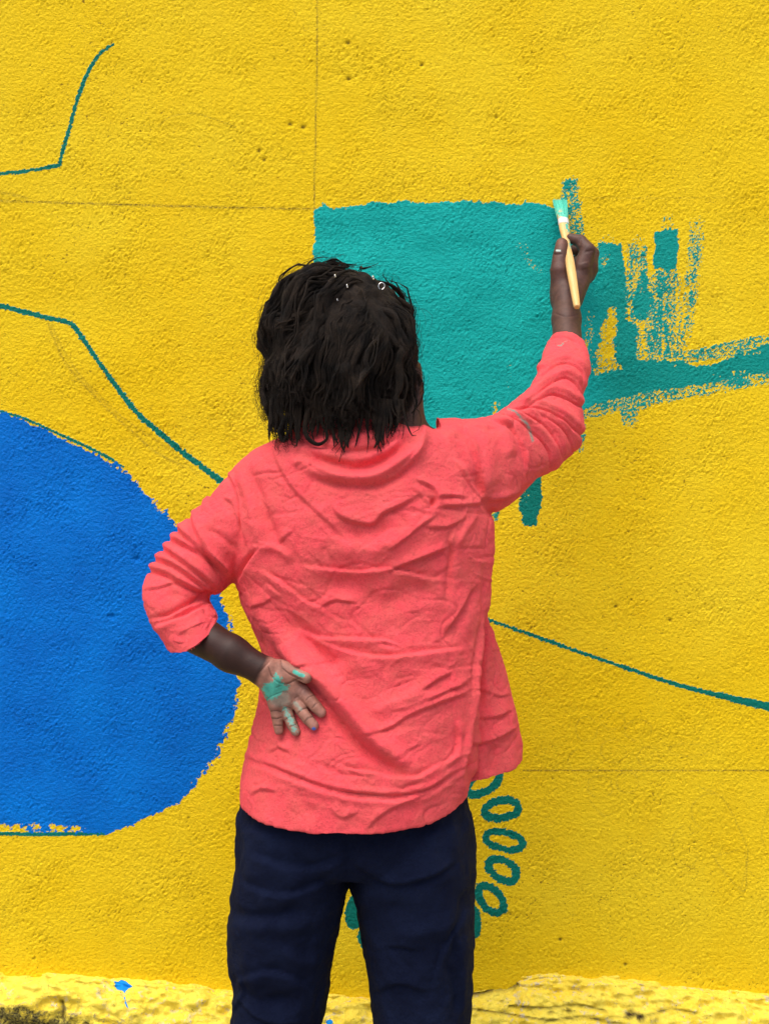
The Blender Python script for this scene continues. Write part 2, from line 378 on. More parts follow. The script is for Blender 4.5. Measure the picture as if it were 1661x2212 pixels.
teal = np.zeros_like(H); blue = np.zeros_like(H); dark = np.zeros_like(H); pencil = np.zeros_like(H); part = np.zeros(H.shape, np.int16)
streak = band(0.010, 0.20, 0.8, 9); streak2 = band(0.2, 0.012, 0.8, 10); jag = 0.6 * band(0.035, 0.035, 1.0, 12) + 0.45 * band(0.014, 0.014, 0.9, 14); jag2 = 0.6 * band(0.012, 0.008, 1.0, 13) + 0.5 * band(0.006, 0.006, 0.6, 15)
PARTS = {}
def region(poly, m):
    poly = np.asarray(poly, float)
    k1 = np.searchsorted(zs, CAMZ - (poly[:, 1].min() - m - 1106) * WK); k0 = np.searchsorted(zs, CAMZ - (poly[:, 1].max() + m - 1106) * WK)
    i0 = np.searchsorted(xs, (poly[:, 0].min() - m - 830.5) * WK); i1 = np.searchsorted(xs, (poly[:, 0].max() + m - 830.5) * WK)
    return slice(k0, k1), slice(i0, i1)
def put(arr, s, cov, pid, dk=None):
    up = cov > arr[s]; a = arr[s]; a[up] = cov[up]
    if dk is not None: d = dark[s]; d[up] = dk
    if pid: p = part[s]; p[(cov > 0.5) & up] = pid
def area(arr, poly, solid=1.25, edge=6, pid=0, dk=None, jg=3.0, st=0.0):
    s = region(poly, edge * 2 + 12); sd = poly_sd(U[s], Vv[s], poly) + jg * jag[s] + 1.2 * jag2[s]
    c = np.clip(-sd / edge, 0, 1) * solid
    if st: c = c + st * (streak[s] if st > 0 else -streak2[s]) * (c > 0.02)
    put(arr, s, c, pid, dk)
def line(arr, pl, wd, solid=1.2, edge=2.5, pid=0, dk=1.0, jg=0.7):
    p = catmull(pl, len(pl) * 6); wd = np.interp(np.linspace(0, 1, len(p)), np.linspace(0, 1, len(np.atleast_1d(wd))), np.atleast_1d(wd)) if np.size(wd) > 1 else np.full(len(p), wd)
    s = region(p, 30); d, sd, t = seg_dist(U[s], Vv[s], p); ww = np.interp(t, np.linspace(0, 1, len(p)), wd)
    put(arr, s, np.clip((ww / 2 - d - jg * jag2[s]) / edge + 0.5, 0, 1) * solid, pid, dk)
def ring_(cx, cy, a, b, tilt, th, pid):
    t = np.linspace(0, 2 * np.pi, 40); ca, sa = math.cos(math.radians(tilt)), math.sin(math.radians(tilt)); x, y = a * np.cos(t), b * np.sin(t)
    p = np.stack([cx + x * ca - y * sa, cy + x * sa + y * ca], 1)
    s = region(p, 20); d, _, _ = seg_dist(U[s], Vv[s], p); put(teal, s, np.clip((th / 2 - d - 0.9 * jag2[s] - 1.3 * jag[s]) / 3 + 0.5, 0, 1) * 1.15, pid, 1.0)

# blue rounded shape on the left
line(teal, [(-80, 864), (0, 888), (50, 903), (101, 925), (169, 956), (223, 982), (266, 1008)], 6, pid=2)
line(teal, [(-80, 1802), (0, 1801), (90, 1802), (180, 1801), (230, 1800)], 8, pid=2)
area(blue, [(-110, 860), (0, 886), (43, 902), (101, 924), (169, 956), (223, 983), (266, 1002), (295, 1030), (324, 1060), (349, 1086), (389, 1134), (440, 1205),
            (479, 1282), (500, 1330), (507, 1359), (517, 1420), (522, 1474), (518, 1522), (511, 1550), (493, 1593), (468, 1647), (425, 1699), (389, 1737), (342, 1758),
            (299, 1780), (230, 1804), (150, 1802), (80, 1800), (0, 1798), (-110, 1794), (-200, 1765), (-300, 1670), (-375, 1500), (-398, 1335), (-385, 1160), (-320, 1010), (-220, 905)], 1.35, 7, 1, jg=1.6)
# scratchy gaps just inside its edge
s = np.s_[:, :]
gap = np.zeros_like(H)
for pl, wd, a in [([(0, 1788), (60, 1786), (120, 1788), (178, 1792)], 10, 0.95), ([(125, 940), (150, 952), (185, 968), (218, 984)], 7, 0.80), ([(225, 990), (280, 1020), (318, 1062), (345, 1092), (380, 1130)], 11, 0.92),
                  ([(70, 912), (95, 925), (108, 930)], 6, 0.75), ([(478, 1292), (490, 1325), (500, 1365)], 8, 0.9), ([(516, 1440), (515, 1500), (505, 1545), (485, 1590), (455, 1650), (418, 1695)], 8, 0.88)]:
    s = region(pl, 40); d, _, _ = seg_dist(U[s], Vv[s], pl); gap[s] = np.maximum(gap[s], a * np.exp(-(d / wd) ** 2) * np.clip(.9 + .55 * jag[s] + .25 * jag2[s], 0, 1.4))
blue -= gap
# thin outline strokes
line(teal, [(-300, 392), (-200, 388), (-90, 382), (0, 375), (60, 369), (130, 357)], 8, 1.0, pid=3, jg=1.0)
line(teal, [(129, 358), (135, 330), (150, 280), (165, 225), (185, 170), (205, 132), (225, 108), (245, 96)], [7, 8, 8, 9, 8, 6], 1.15, pid=4, jg=1.0)
line(teal, [(-300, 600), (-200, 618), (-90, 640), (0, 660), (40, 670), (90, 683), (140, 694), (160, 704), (185, 740), (220, 790), (260, 845), (300, 895), (340, 930), (380, 965), (430, 1003), (490, 1048), (560, 1095)], [8, 8, 11, 10, 11, 13, 13], 1.15, pid=5, jg=1.2)
line(teal, [(980, 1310), (1062, 1341), (1150, 1372), (1250, 1408), (1350, 1442), (1450, 1475), (1550, 1502), (1661, 1527), (1750, 1548)], [7, 7, 8, 7, 8, 10, 18, 18], 1.1, pid=6, jg=1.0)
# ovals
for i, q in enumerate([(1083, 1748, 37, 20, -8, 17), (1089, 1816, 41, 19, 12, 15), (1085, 1879, 34, 20, 30, 17), (1060, 1943, 35, 21, 48, 16), (1043, 1690, 40, 20, -32, 17), (1010, 1985, 36, 18, 75, 20), (772, 1965, 34, 16, 105, 18), (800, 2010, 36, 16, 100, 18)]):
    ring_(*q, 10 + i)
area(teal, [(762, 1925), (795, 1935), (795, 2000), (750, 2003), (746, 1985)], 1.2, 3, 16, 1.0, 1.0)
area(teal, [(1000, 1955), (1026, 1970), (1040, 2005), (1036, 2022), (1000, 2024)], 1.2, 3, 15, 1.0, 1.0)
# large teal block
area(teal, [(678, 451), (700, 441), (716, 447), (735, 448), (770, 442), (812, 434), (850, 434), (880, 431), (905, 436), (940, 435), (1000, 433), (1070, 436), (1128, 441), (1133, 434), (1165, 437), (1180, 444), (1198, 449),
            (1215, 455), (1222, 500), (1245, 520), (1262, 540), (1286, 545), (1302, 523), (1341, 526), (1347, 557), (1353, 589), (1358, 644), (1354, 690), (1376, 700), (1376, 775), (1462, 776), (1507, 790), (1545, 783), (1577, 768), (1661, 742), (1750, 716),
            (1750, 785), (1661, 803), (1577, 822), (1481, 838), (1401, 848), (1337, 863), (1289, 873), (1262, 888), (1258, 930), (1000, 940), (680, 930), (677, 600), (675, 530), (681, 522), (676, 500)], 1.35, 5, 7, 0.0, 1.8)
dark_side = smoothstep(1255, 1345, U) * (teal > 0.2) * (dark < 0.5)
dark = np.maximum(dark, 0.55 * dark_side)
# dry brush work round it
dry = lambda poly, c, st=0.22, e=10, dk=0.5: area(teal, poly, 0.5 + (c - 0.5) * 0.7, e, 8, dk, 3, st * 0.55)
dry([(1218, 388), (1250, 386), (1250, 434), (1240, 450), (1206, 446), (1209, 410)], 0.56, 0.12, 4)
dry([(1222, 430), (1257, 432), (1262, 506), (1225, 506)], 0.50, 0.14, 5)
dry([(1278, 560), (1288, 530), (1345, 522), (1350, 600), (1270, 640)], 0.6, 0.1, 4)
dry([(1350, 540), (1372, 524), (1402, 530), (1406, 600), (1400, 680), (1352, 690)], 0.42)
area(teal, [(1396, 560), (1403, 600), (1416, 655), (1400, 700), (1364, 690), (1362, 640), (1375, 590)], 0.95, 8, 8, 0.5, 4, 0.12)
area(teal, [(1411, 500), (1464, 493), (1466, 520), (1461, 583), (1411, 583), (1409, 560), (1413, 530)], 1.3, 3, 9, 0.45, 1.5)
dry([(1428, 468), (1452, 466), (1460, 494), (1424, 494)], 0.30, 0.2, 5)
dry([(1405, 580), (1465, 582), (1463, 690), (1455, 775), (1370, 776), (1360, 690), (1384, 600)], 0.52, 0.25, 8)
area(teal, [(1428, 690), (1448, 690), (1450, 768), (1416, 770)], 0.78, 10, 8, 0.5, 4, 0.15)
dry([(1486, 480), (1510, 478), (1522, 520), (1514, 590), (1500, 660), (1478, 768), (1448, 775), (1462, 680), (1476, 590)], 0.27, 0.14, 8)
dry([(1488, 500), (1520, 500), (1518, 560), (1482, 560)], 0.38, 0.12, 8)
dry([(1450, 752), (1545, 752), (1600, 748), (1700, 722), (1700, 745), (1577, 775), (1470, 790)], 0.5, -0.2, 8)
dry([(1258, 880), (1400, 846), (1481, 832), (1577, 815), (1700, 790), (1700, 828), (1577, 842), (1450, 868), (1385, 890), (1300, 890), (1262, 905)], 0.48, -0.2, 8)
dry([(1336, 850), (1382, 850), (1380, 890), (1366, 910), (1346, 906), (1338, 890)], 0.62, 0.15, 4)
dry([(1236, 880), (1266, 880), (1264, 930), (1256, 966), (1236, 970)], 0.55, 0.2, 5)
area(teal, [(1140, 1000), (1172, 1012), (1171, 1085), (1160, 1138), (1130, 1134), (1120, 1105), (1124, 1020)], 1.0, 4, 17, 0.9, 2)
dry([(1062, 1098), (1086, 1090), (1078, 1128), (1060, 1132)], 0.5, 0.2, 5)
def stroke(pl, wd, cov, pid=8, dk=0.5, sd_=1):
    p = catmull(pl, len(pl) * 5); s = region(p, wd + 10); d, side, t = seg_dist(U[s], Vv[s], p); w1 = d * side
    r = np.random.default_rng(sd_ + 100); k = np.arange(-60, 61, 1.6); f_ = np.convolve(r.standard_normal(len(k)), [.25, .5, .25], 'same'); g_ = r.standard_normal((len(k)))
    st = np.interp(w1, k, f_) + .6 * np.interp(w1 + 6 * np.sin(t * 5), k, g_) * (t - .3) + .35 * jag[s]
    ew = np.clip((wd / 2 + 2 * jag2[s] - d) / 4, 0, 1); c = (cov + .10 * st) * ew * np.clip((t - .0) * 40 + .4, 0, 1) * np.interp(t, [0, .75, 1], [1.0, .97, .86]); put(teal, s, c, pid, dk)
for q_ in [([(1226, 386), (1236, 440), (1246, 508)], 38, .57), ([(1310, 526), (1304, 590), (1284, 660)], 44, .62), ([(1376, 526), (1374, 600), (1382, 690), (1392, 772)], 46, .53), ([(1436, 582), (1434, 680), (1426, 772)], 48, .55),
           ([(1504, 476), (1501, 560), (1484, 680), (1462, 772)], 38, .47), ([(1500, 490), (1498, 540), (1490, 600)], 30, .50), ([(1456, 588), (1464, 680), (1452, 764)], 26, .50), ([(1442, 466), (1440, 496)], 30, .44), ([(1400, 640), (1410, 700), (1412, 772)], 30, .58),
           ([(1462, 776), (1560, 757), (1700, 726)], 34, .58), ([(1266, 890), (1400, 862), (1550, 834), (1700, 806)], 34, .54), ([(1358, 850), (1360, 906)], 42, .60), ([(1252, 876), (1252, 966)], 28, .58), ([(1180, 500), (1150, 560)], 20, .7)]:
    stroke(*q_, sd_=int(q_[0][0][0]))
def bare(poly, a, e=8, st=0.2):
    s = region(poly, 30); sd = poly_sd(U[s], Vv[s], poly) + 4 * jag[s] + 2 * jag2[s]; c = np.clip(-sd / e, 0, 1)
    teal[s] = teal[s] * (1 - c) + np.minimum(teal[s], a + 0.1 + st * 0.5 * streak[s]) * c
bare([(1321, 650), (1337, 673), (1337, 701), (1333, 749), (1341, 794), (1289, 799), (1281, 762), (1296, 701), (1310, 665)], 0.16, 8, 0.16)
bare([(1256, 680), (1275, 660), (1290, 700), (1285, 790), (1262, 812), (1252, 760)], 0.62, 8, 0.25)
bare([(1275, 790), (1340, 780), (1350, 800), (1280, 818)], 0.42, 8)
bare([(1296, 545), (1325, 535), (1318, 565), (1306, 590), (1292, 580)], 0.6, 6)
bare([(1110, 515), (1140, 520), (1150, 545), (1190, 600), (1180, 610), (1140, 585), (1118, 560)], 0.70, 8, 0.15)
bare([(1060, 872), (1080, 866), (1078, 900), (1062, 905)], 0.35, 4)
bare([(1092, 775), (1102, 775), (1112, 800), (1100, 860), (1092, 860)], 0.68, 5, 0.1)
bare([(1122, 1040), (1150, 1030), (1148, 1120), (1128, 1120)], 0.60, 5, 0.3)
bare([(1440, 790), (1560, 772), (1700, 744), (1700, 752), (1560, 782)], .55, 4, .3); bare([(1480, 822), (1600, 800), (1700, 782), (1700, 789), (1600, 810)], .6, 4, .3)
bare([(1345, 580), (1362, 600), (1358, 690), (1350, 690)], 0.5, 5, 0.1)
# pencil construction lines
def pen(pl, wd=1.5, a=0.8):
    p = catmull(pl, len(pl) * 5) if len(pl) > 2 else np.array(pl, float); s = region(p, 12); d, _, _ = seg_dist(U[s], Vv[s], p)
    pencil[s] = np.maximum(pencil[s], a * np.exp(-(d / wd) ** 2))
pen([(687, -60), (684, 180), (681, 330), (679, 450)], 1.5, 0.95); pen([(-350, 426), (0, 434), (300, 443), (500, 448), (679, 451)], 2.0, 0.95); pen([(679, 451), (900, 450)], 1.6, .7)
pen([(1130, 1664), (1400, 1665), (1661, 1664), (1750, 1664)], 1.6, 0.8); pen([(0, 415), (35, 422), (60, 428)], 3, 0.45); pen([(1200, 428), (1640, 426)], 1.2, .35)
pen([(105, 700), (125, 750), (150, 795), (200, 850), (245, 895), (290, 935), (335, 975), (400, 1010)], 2.6, 0.55); pen([(112, 700), (140, 760), (190, 830), (270, 905), (350, 960), (430, 1025)], 2.2, 0.45)
pen([(340, 275), (370, 252), (420, 246), (465, 258), (510, 275)], 1.3, .5); pen([(1070, 1570), (1110, 1590)], 1.2, .4)
for cx, cy, a, b in [(1266, 1575, 22, 27), (1323, 1555, 27, 20), (1378, 1577, 27, 23), (1325, 1622, 26, 25), (1400, 1635, 24, 22), (1253, 1645, 24, 27), (1295, 1700, 27, 24), (1355, 1690, 25, 22), (1487, 1620, 40, 14), (1480, 1830, 30, 45), (1535, 1755, 45, 40)]:
    for k in range(2):
        t = np.linspace(r2.uniform(0, 2), r2.uniform(4.5, 7.5), 14); q = r2.uniform(0.9, 1.1)
        pen([(cx + r2.uniform(-2, 2) + a * q * math.cos(x), cy + b * math.sin(x)) for x in t], 1.2, r2.uniform(0.22, 0.42))
pen([(1510, 1700), (1560, 1725), (1600, 1800), (1615, 1850), (1600, 1920)], 1.3, .5); pen([(1270, 1725), (1300, 1760), (1320, 1760)], 1.3, .4); pen([(1535, 1850), (1580, 1840), (1600, 1830)], 1.3, .4)
pen([(1540, 1850), (1560, 1880), (1605, 1925), (1612, 1880), (1608, 1840)], 1.3, .5); pen([(1661, 1740), (1645, 1800), (1650, 1830)], 1.2, .4)

relief = smoothstep(-1.7, 1.7, rel + 0.4 * n_d)
H *= smoothstep(0, 0.03, np.minimum(np.minimum(X - xs[0], xs[-1] - X), zs[-1] - Zg))
H[:, 0] = H[:, -1] = 0; H[-1] = 0
H += 0.00012 * (np.clip(teal, 0, 1) > 0.6)
dHz, dHx = np.gradient(H, gs); NN = np.stack([-dHx, -np.ones_like(H), -dHz], -1); NN[..., 0] = dHx * -1
NN = np.stack([-dHx, -np.ones_like(H), -dHz], -1); NN /= np.linalg.norm(NN, axis=-1, keepdims=True)
WV = np.stack([X, -H, Zg], -1).reshape(-1, 3)
ii = (np.arange(NZ - 1)[:, None] * NX + np.arange(NX - 1)[None]).ravel()
WF = np.stack([ii, ii + 1, ii + 1 + NX, ii + NX], 1)
wall_m = wall_material()
wall = empty('wall', (0, 0, 0), 'rough plastered yellow wall with a half finished blue and teal mural', 'wall')
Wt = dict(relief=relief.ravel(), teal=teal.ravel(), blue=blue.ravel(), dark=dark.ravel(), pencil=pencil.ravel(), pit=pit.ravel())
part[(blue > 0.6)] = 1
fp = part.ravel()[WF[:, 0]]
def wall_piece(name, sel, label=None):
    if not sel.any(): return
    f = WF[sel]; used = np.unique(f); mp = np.full(len(WV), -1, np.int64); mp[used] = np.arange(len(used))
    o = mesh_obj(name, WV[used], mp[f], wall_m, wall, {k: a[used] for k, a in Wt.items()}, normals=NN.reshape(-1, 3)[used])
    if label: o['label'] = label
names = {1: ('blue_paint', 'large rounded bright blue painted shape'), 2: ('outline_stroke', 'thin teal outline along the blue shape'), 3: ('outline_stroke', 'short teal outline near the left edge'),
         4: ('outline_stroke', 'curved teal outline rising at the upper left'), 5: ('outline_stroke', 'long teal outline running down to the left shoulder'), 6: ('outline_stroke', 'teal outline sloping down to the right edge'),
         7: ('teal_paint', 'large freshly painted teal area'), 8: ('dry_brush_paint', 'scratchy dry brushed teal strokes'), 9: ('brush_stroke', 'solid short upright teal dab'), 17: ('brush_stroke', 'short vertical teal stroke under the raised arm')}
for i in range(8): names[10 + i if i < 7 else 18] = ('painted_oval', 'dark teal painted oval outline')
names[17] = ('brush_stroke', 'short vertical teal stroke under the raised arm')
for pid in np.unique(fp):
    if pid == 0: wall_piece('plaster_face', fp == 0, 'bare yellow painted plaster with pencil lines')
    else: wall_piece(*([names[pid][0]] + [fp == pid] + [names[pid][1]]))
# the rest of the wall around the detailed face: a thick slab with a matching front
xa, xb, za, zb = xs[0], xs[-1], zs[0], zs[-1]; L_, R_, T_ = -5.0, 5.0, 2.9
bv = [(L_, 0, 0), (xa, 0, 0), (xb, 0, 0), (R_, 0, 0), (L_, 0, za), (xa, 0, za), (xb, 0, za), (R_, 0, za), (L_, 0, zb), (xa, 0, zb), (xb, 0, zb), (R_, 0, zb), (L_, 0, T_), (xa, 0, T_), (xb, 0, T_), (R_, 0, T_),
      (L_, 0.22, 0), (R_, 0.22, 0), (R_, 0.22, T_), (L_, 0.22, T_)]
bf = [(0, 1, 5, 4), (1, 2, 6, 5), (2, 3, 7, 6), (4, 5, 9, 8), (6, 7, 11, 10), (8, 9, 13, 12), (9, 10, 14, 13), (10, 11, 15, 14), (17, 16, 19, 18), (16, 0, 12, 19), (3, 17, 18, 15), (12, 15, 18, 19)]
mesh_obj('wall_body', np.array(bv, float), np.array(bf), wall_m, wall, dict(relief=np.full(20, .5), teal=np.zeros(20), blue=np.zeros(20), dark=np.zeros(20), pencil=np.zeros(20), pit=np.zeros(20)), smooth=False)

# ------------------------------------------------------------------ rough plinth along the foot of the wall
px_ = np.concatenate([np.linspace(-5, -0.85, 60), np.arange(-0.84, 0.84, 0.0032), np.linspace(0.85, 5, 60)])
tops = np.array([(-3000, 2104), (0, 2100), (90, 2101), (150, 2110), (245, 2116), (330, 2122), (420, 2126), (512, 2140), (700, 2150), (1018, 2147), (1060, 2137), (1105, 2128), (1120, 2112), (1180, 2104), (1300, 2108), (1400, 2116), (1500, 2133), (1661, 2152), (4500, 2150)], float)
prof = catmull([(0.012, 0.004), (-0.002, 0.0), (-0.022, -0.004), (-0.042, -0.014), (-0.058, -0.032), (-0.066, -0.06), (-0.070, -0.12), (-0.072, -0.25)], 66)
prof = np.concatenate([prof, [(-0.075, -0.5)]])
PU = px_ / WK + 830.5; zt = CAMZ - (np.interp(PU, tops[:, 0], tops[:, 1]) - 1106) * WK
PV = np.zeros((len(prof), len(px_), 3)); PV[..., 0] = px_[None]; PV[..., 1] = prof[:, 0][:, None]; PV[..., 2] = zt[None] + prof[:, 1][:, None]
PV[-1, :, 2] = 0
pv = PV.reshape(-1, 3).copy(); rows = np.repeat(np.arange(len(prof)), len(px_))
nz1 = vnoise(pv, (9, 20, 20), 1, 4); nz2 = vnoise(pv, (38, 50, 50), 2, 4)
ramp = np.clip(rows / 10, 0, 1)
pv[:, 1] -= ramp * (0.014 * nz1 + 0.006 * nz2); pv[:, 2] += ramp * (0.006 * nz1 + 0.004 * nz2) * (rows < len(prof) - 1)
pu, pw = to_px(pv)
ppit = np.zeros(len(pv))
for pl, wd, a, dp in [([(1005, 2155), (1025, 2151), (1050, 2146), (1075, 2139), (1100, 2133), (1116, 2129)], 4.2, 1.0, 0.012), ([(1072, 2140), (1112, 2133)], 5.5, 1.0, 0.012), ([(1100, 2175), (1180, 2180), (1250, 2172), (1310, 2186)], 3, 0.6, 0.006), ([(134, 2165), (138, 2180), (136, 2200)], 5, 0.9, 0.006),
                      ([(1018, 2180), (1100, 2192), (1180, 2205), (1260, 2198), (1350, 2215)], 2.5, 0.8, 0.004), ([(1400, 2195), (1450, 2180), (1500, 2190)], 3, 0.5, .004)]:
    d, _, _ = seg_dist(pu, pw, pl); q = np.exp(-(d / wd) ** 2); ppit = np.maximum(ppit, a * q); pv[:, 1] += dp * q
for u_, v_, r_ in [(1360, 2190, 16), (1385, 2200, 12), (1230, 2186, 9), (1190, 2188, 8)]:
    q = np.exp(-(((pu - u_) / r_) ** 2 + ((pw - v_) / (r_ * .7)) ** 2)); ppit = np.maximum(ppit, np.clip(q * 1.2 + 0.9 * nz2 - 0.3, 0, 1) * (q > 0.2)); pv[:, 1] += 0.004 * q
moss = smoothstep(2158, 2198, pw + 14 * nz1) * smoothstep(340, 40, pu) * 0.80 + 0.35 * smoothstep(2188, 2250, pw)
spl = [(245, 2119), (256, 2121), (262, 2116), (272, 2119), (279, 2125), (288, 2131), (277, 2136), (272, 2142), (270, 2147), (266, 2140), (254, 2138), (248, 2130), (250, 2125)]
sd = np.minimum(poly_sd(pu, pw, spl), seg_dist(pu, pw, [(270, 2155), (271, 2165), (277, 2177)])[0] - 1.8)
sd = np.minimum(sd, np.hypot(pu - 712, (pw - 2208) * 1.3) - 8)
n_ = len(px_); ii = (np.arange(len(prof) - 1)[:, None] * n_ + np.arange(n_ - 1)[None]).ravel()
PF = np.stack([ii, ii + n_, ii + n_ + 1, ii + 1], 1)
pl_ = mesh_obj('plinth', pv, PF, plinth_material(), None, dict(moss=moss, pit=ppit, splash=np.clip(0.5 - sd / 3, 0, 1)))
pl_['label'] = 'crumbling pale yellow plaster ledge along the foot of the wall, mossy at the left'; pl_['category'] = 'plinth'

# ------------------------------------------------------------------ person
person = empty('person', (0, -0.45, 0), 'person seen from behind in coral sweatshirt painting the wall, one hand on the back', 'person')
shirt_m = cloth_material('coral_fleece', (0.90, 0.085, 0.108, 1), (0.94, 0.112, 0.130, 1), 0.35, 900, True, (0.72, 0.13, 0.11, 1))
trs_m = cloth_material('navy_jersey', (0.0036, 0.0062, 0.023, 1), (0.0068, 0.0115, 0.036, 1), 0.03, 1100)
# sweatshirt
Tor = [(650, 903, 868, 903, -.465, .066, 8), (634, 925, 885, 915, -.465, .074, 8), (600, 950, 925, 925, -.468, .082, 4), (548, 975, 980, 935, -.47, .088, 0), (508, 1015, 1030, 985, -.47, .094, 0), (497, 1080, 1056, 1060, -.47, .102, 0),
       (496, 1160, 1062, 1140, -.47, .106, 0), (502, 1240, 1053, 1220, -.47, .104, 0), (530, 1315, 1048, 1300, -.47, .102, 0), (560, 1390, 1046, 1380, -.47, .104, 0), (568, 1450, 1042, 1460, -.472, .108, 0),
       (556, 1530, 1038, 1540, -.474, .114, 0), (540, 1600, 1034, 1600, -.476, .118, 0), (528, 1645, 1032, 1640, -.477, .122, 12), (521, 1680, 1024, 1672, -.478, .124, 32), (520, 1708, 1014, 1702, -.478, .126, 46)]
Flap = [(800, 1270, 1040, 1290, -.42, .06, 0), (820, 1330, 1056, 1335, -.41, .066, 0), (840, 1400, 1080, 1400, -.40, .072, 0), (850, 1480, 1100, 1480, -.39, .08, 0), (860, 1560, 1117, 1560, -.385, .085, 0), (870, 1620, 1126, 1600, -.38, .09, 0), (880, 1680, 1128, 1636, -.38, .092, 4)]
SlL = [(560, 985, 620, 1130, -.465, .05, 0), (505, 1020, 568, 1190, -.468, .06, 0), (452, 1078, 530, 1228, -.472, .062, 0), (402, 1122, 510, 1250, -.478, .060, 0), (366, 1168, 495, 1268, -.485, .057, 0), (336, 1215, 478, 1280, -.492, .054, 0),
       (314, 1262, 455, 1290, -.50, .052, 0), (312, 1305, 452, 1300, -.51, .050, 0), (322, 1342, 462, 1312, -.52, .048, 0), (343, 1372, 469, 1325, -.53, .046, 4), (364, 1400, 471, 1340, -.535, .044, 30)]
SlR = [(940, 900, 990, 1110, -.465, .07, 0), (1000, 906, 1062, 1112, -.45, .070, 0), (1052, 900, 1112, 1085, -.42, .064, 0), (1100, 873, 1155, 1035, -.385, .058, 0), (1132, 850, 1205, 1008, -.345, .054, 0), (1152, 822, 1250, 962, -.305, .050, 0),
       (1162, 796, 1260, 880, -.262, .046, 0), (1174, 766, 1268, 820, -.228, .042, 0), (1184, 740, 1273, 780, -.20, .038, 0), (1193, 722, 1262, 742, -.182, .034, 10)]
SV, SF = fuse([loft(Tor, 90, 96, 2.25, 0.16), loft(Flap, 40, 72, 2.2, 0.3), loft(SlL, 60, 72, 2.2, 0.12, 0.005), loft(SlR, 60, 72, 2.2, 0.12, 0.005)], 0.0020, 6)
sh = []
def ext(q, m):
    q = np.array(q, float); d = q[0] - q[1]; return np.concatenate([[q[0] + d / np.hypot(*d) * m], q])
a = sh.append
# collar and cowl
a(('v', 5, 6, Z5((380, 190), (470, 212), (620, 262), (780, 272), (900, 245), (1000, 190)))); a(('r', 4, 12, Z5((400, 250), (600, 300), (760, 318), (900, 290), (1000, 230))))
a(('v', 9, 13, Z5((470, 280), (620, 335), (760, 362), (880, 338), (990, 270), (1060, 190)))); a(('r', 13, 17, Z5((430, 330), (560, 385), (700, 425), (840, 420), (960, 360), (1080, 270), (1110, 150))))
a(('v', 9, 12, Z5((520, 420), (660, 452), (850, 462), (980, 420), (1090, 330)))); a(('c', 5, 16, Z5((1120, 90), (1120, 200), (1080, 300), (980, 400), (860, 450))))
a(('c', 4, 14, Z5((420, 360), (470, 335), (520, 375)))); a(('v', 4, 5, Z5((470, 330), (540, 378), (620, 415))))
# left shoulder
a(('c', 5, 18, Z5((310, 250), (370, 390), (450, 500), (600, 640), (720, 760)))); a(('v', 3, 3.0, Z5((190, 410), (280, 395), (375, 390)))); a(('c', 6, 16, Z5((60, 370), (110, 460), (150, 600), (175, 780))))
a(('v', 7, 13, Z5((180, 370), (235, 510), (290, 660), (360, 810)))); a(('r', 6, 13, Z5((130, 380), (190, 540), (230, 700), (240, 810)))); a(('c', 4, 10, Z5((340, 770), (420, 705)))); a(('v', 2, 3, Z5((360, 560), (450, 515))))
a(('c', 6, 10, Z5((260, 800), (190, 870), (130, 985)))); a(('v', 6, 8, Z5((215, 820), (150, 900), (100, 985)))); a(('r', 5, 10, Z5((210, 800), (330, 800), (420, 870))))
# centre back
a(('c', 8, 15, Z5((640, 560), (665, 615), (740, 652), (850, 664), (900, 610), (1010, 560), (1080, 520)))); a(('v', 7, 24, Z5((640, 680), (740, 720), (860, 720), (960, 660)))); a(('r', 7, 30, Z5((600, 800), (780, 800), (960, 760), (1100, 660))))
a(('c', 6, 9, Z5((1080, 430), (1180, 480), (1195, 560), (1150, 590)))); a(('v', 7, 7, Z5((1165, 540), (1180, 580)))); a(('c', 4, 8, Z5((1060, 470), (1130, 540), (1150, 580)))); a(('c', 5, 9, Z5((1200, 520), (1280, 515), (1350, 528))))
a(('c', 6, 10, Z5((1200, 575), (1300, 568), (1440, 560)))); a(('c', 5, 10, Z5((930, 810), (1020, 745), (1100, 680), (1190, 620)))); a(('c', 5, 10, Z5((1120, 680), (1240, 685), (1340, 640))))
a(('c', 6.5, 13, Z5((1250, 975), (1140, 965), (1020, 932), (900, 915), (780, 932), (620, 920), (480, 900)))); a(('c', 8, 13, Z5((920, 925), (1020, 880), (1150, 830), (1260, 790)))); a(('v', 7, 30, Z5((560, 1010), (760, 1010), (900, 1100), (1040, 1040), (1180, 1020))))
a(('c', 5, 12, Z5((1300, 700), (1270, 760), (1290, 830), (1270, 960)))); a(('v', 5, 10, Z5((1290, 760), (1270, 900), (1250, 1100)))); a(('v', 2, 3, Z5((1290, 805), (1460, 800))))
# right shoulder and armhole
a(('c', 9, 18, Z5((1350, 130), (1400, 260), (1440, 400), (1455, 530)))); a(('v', 6, 14, Z5((1250, 200), (1330, 330), (1440, 520)))); a(('r', 6, 15, Z5((1270, 120), (1290, 260), (1380, 440)))); a(('c', 4, 8, Z5((1290, 330), (1370, 450), (1440, 530))))
a(('v', 7, 9, Z5((1440, 530), (1470, 580), (1505, 625)))); a(('r', 4, 9, Z5((1450, 530), (1530, 520), (1610, 500)))); a(('v', 4, 7, Z5((1470, 560), (1560, 545), (1620, 520)))); a(('r', 5, 10, Z5((1410, 620), (1340, 720), (1290, 800))))
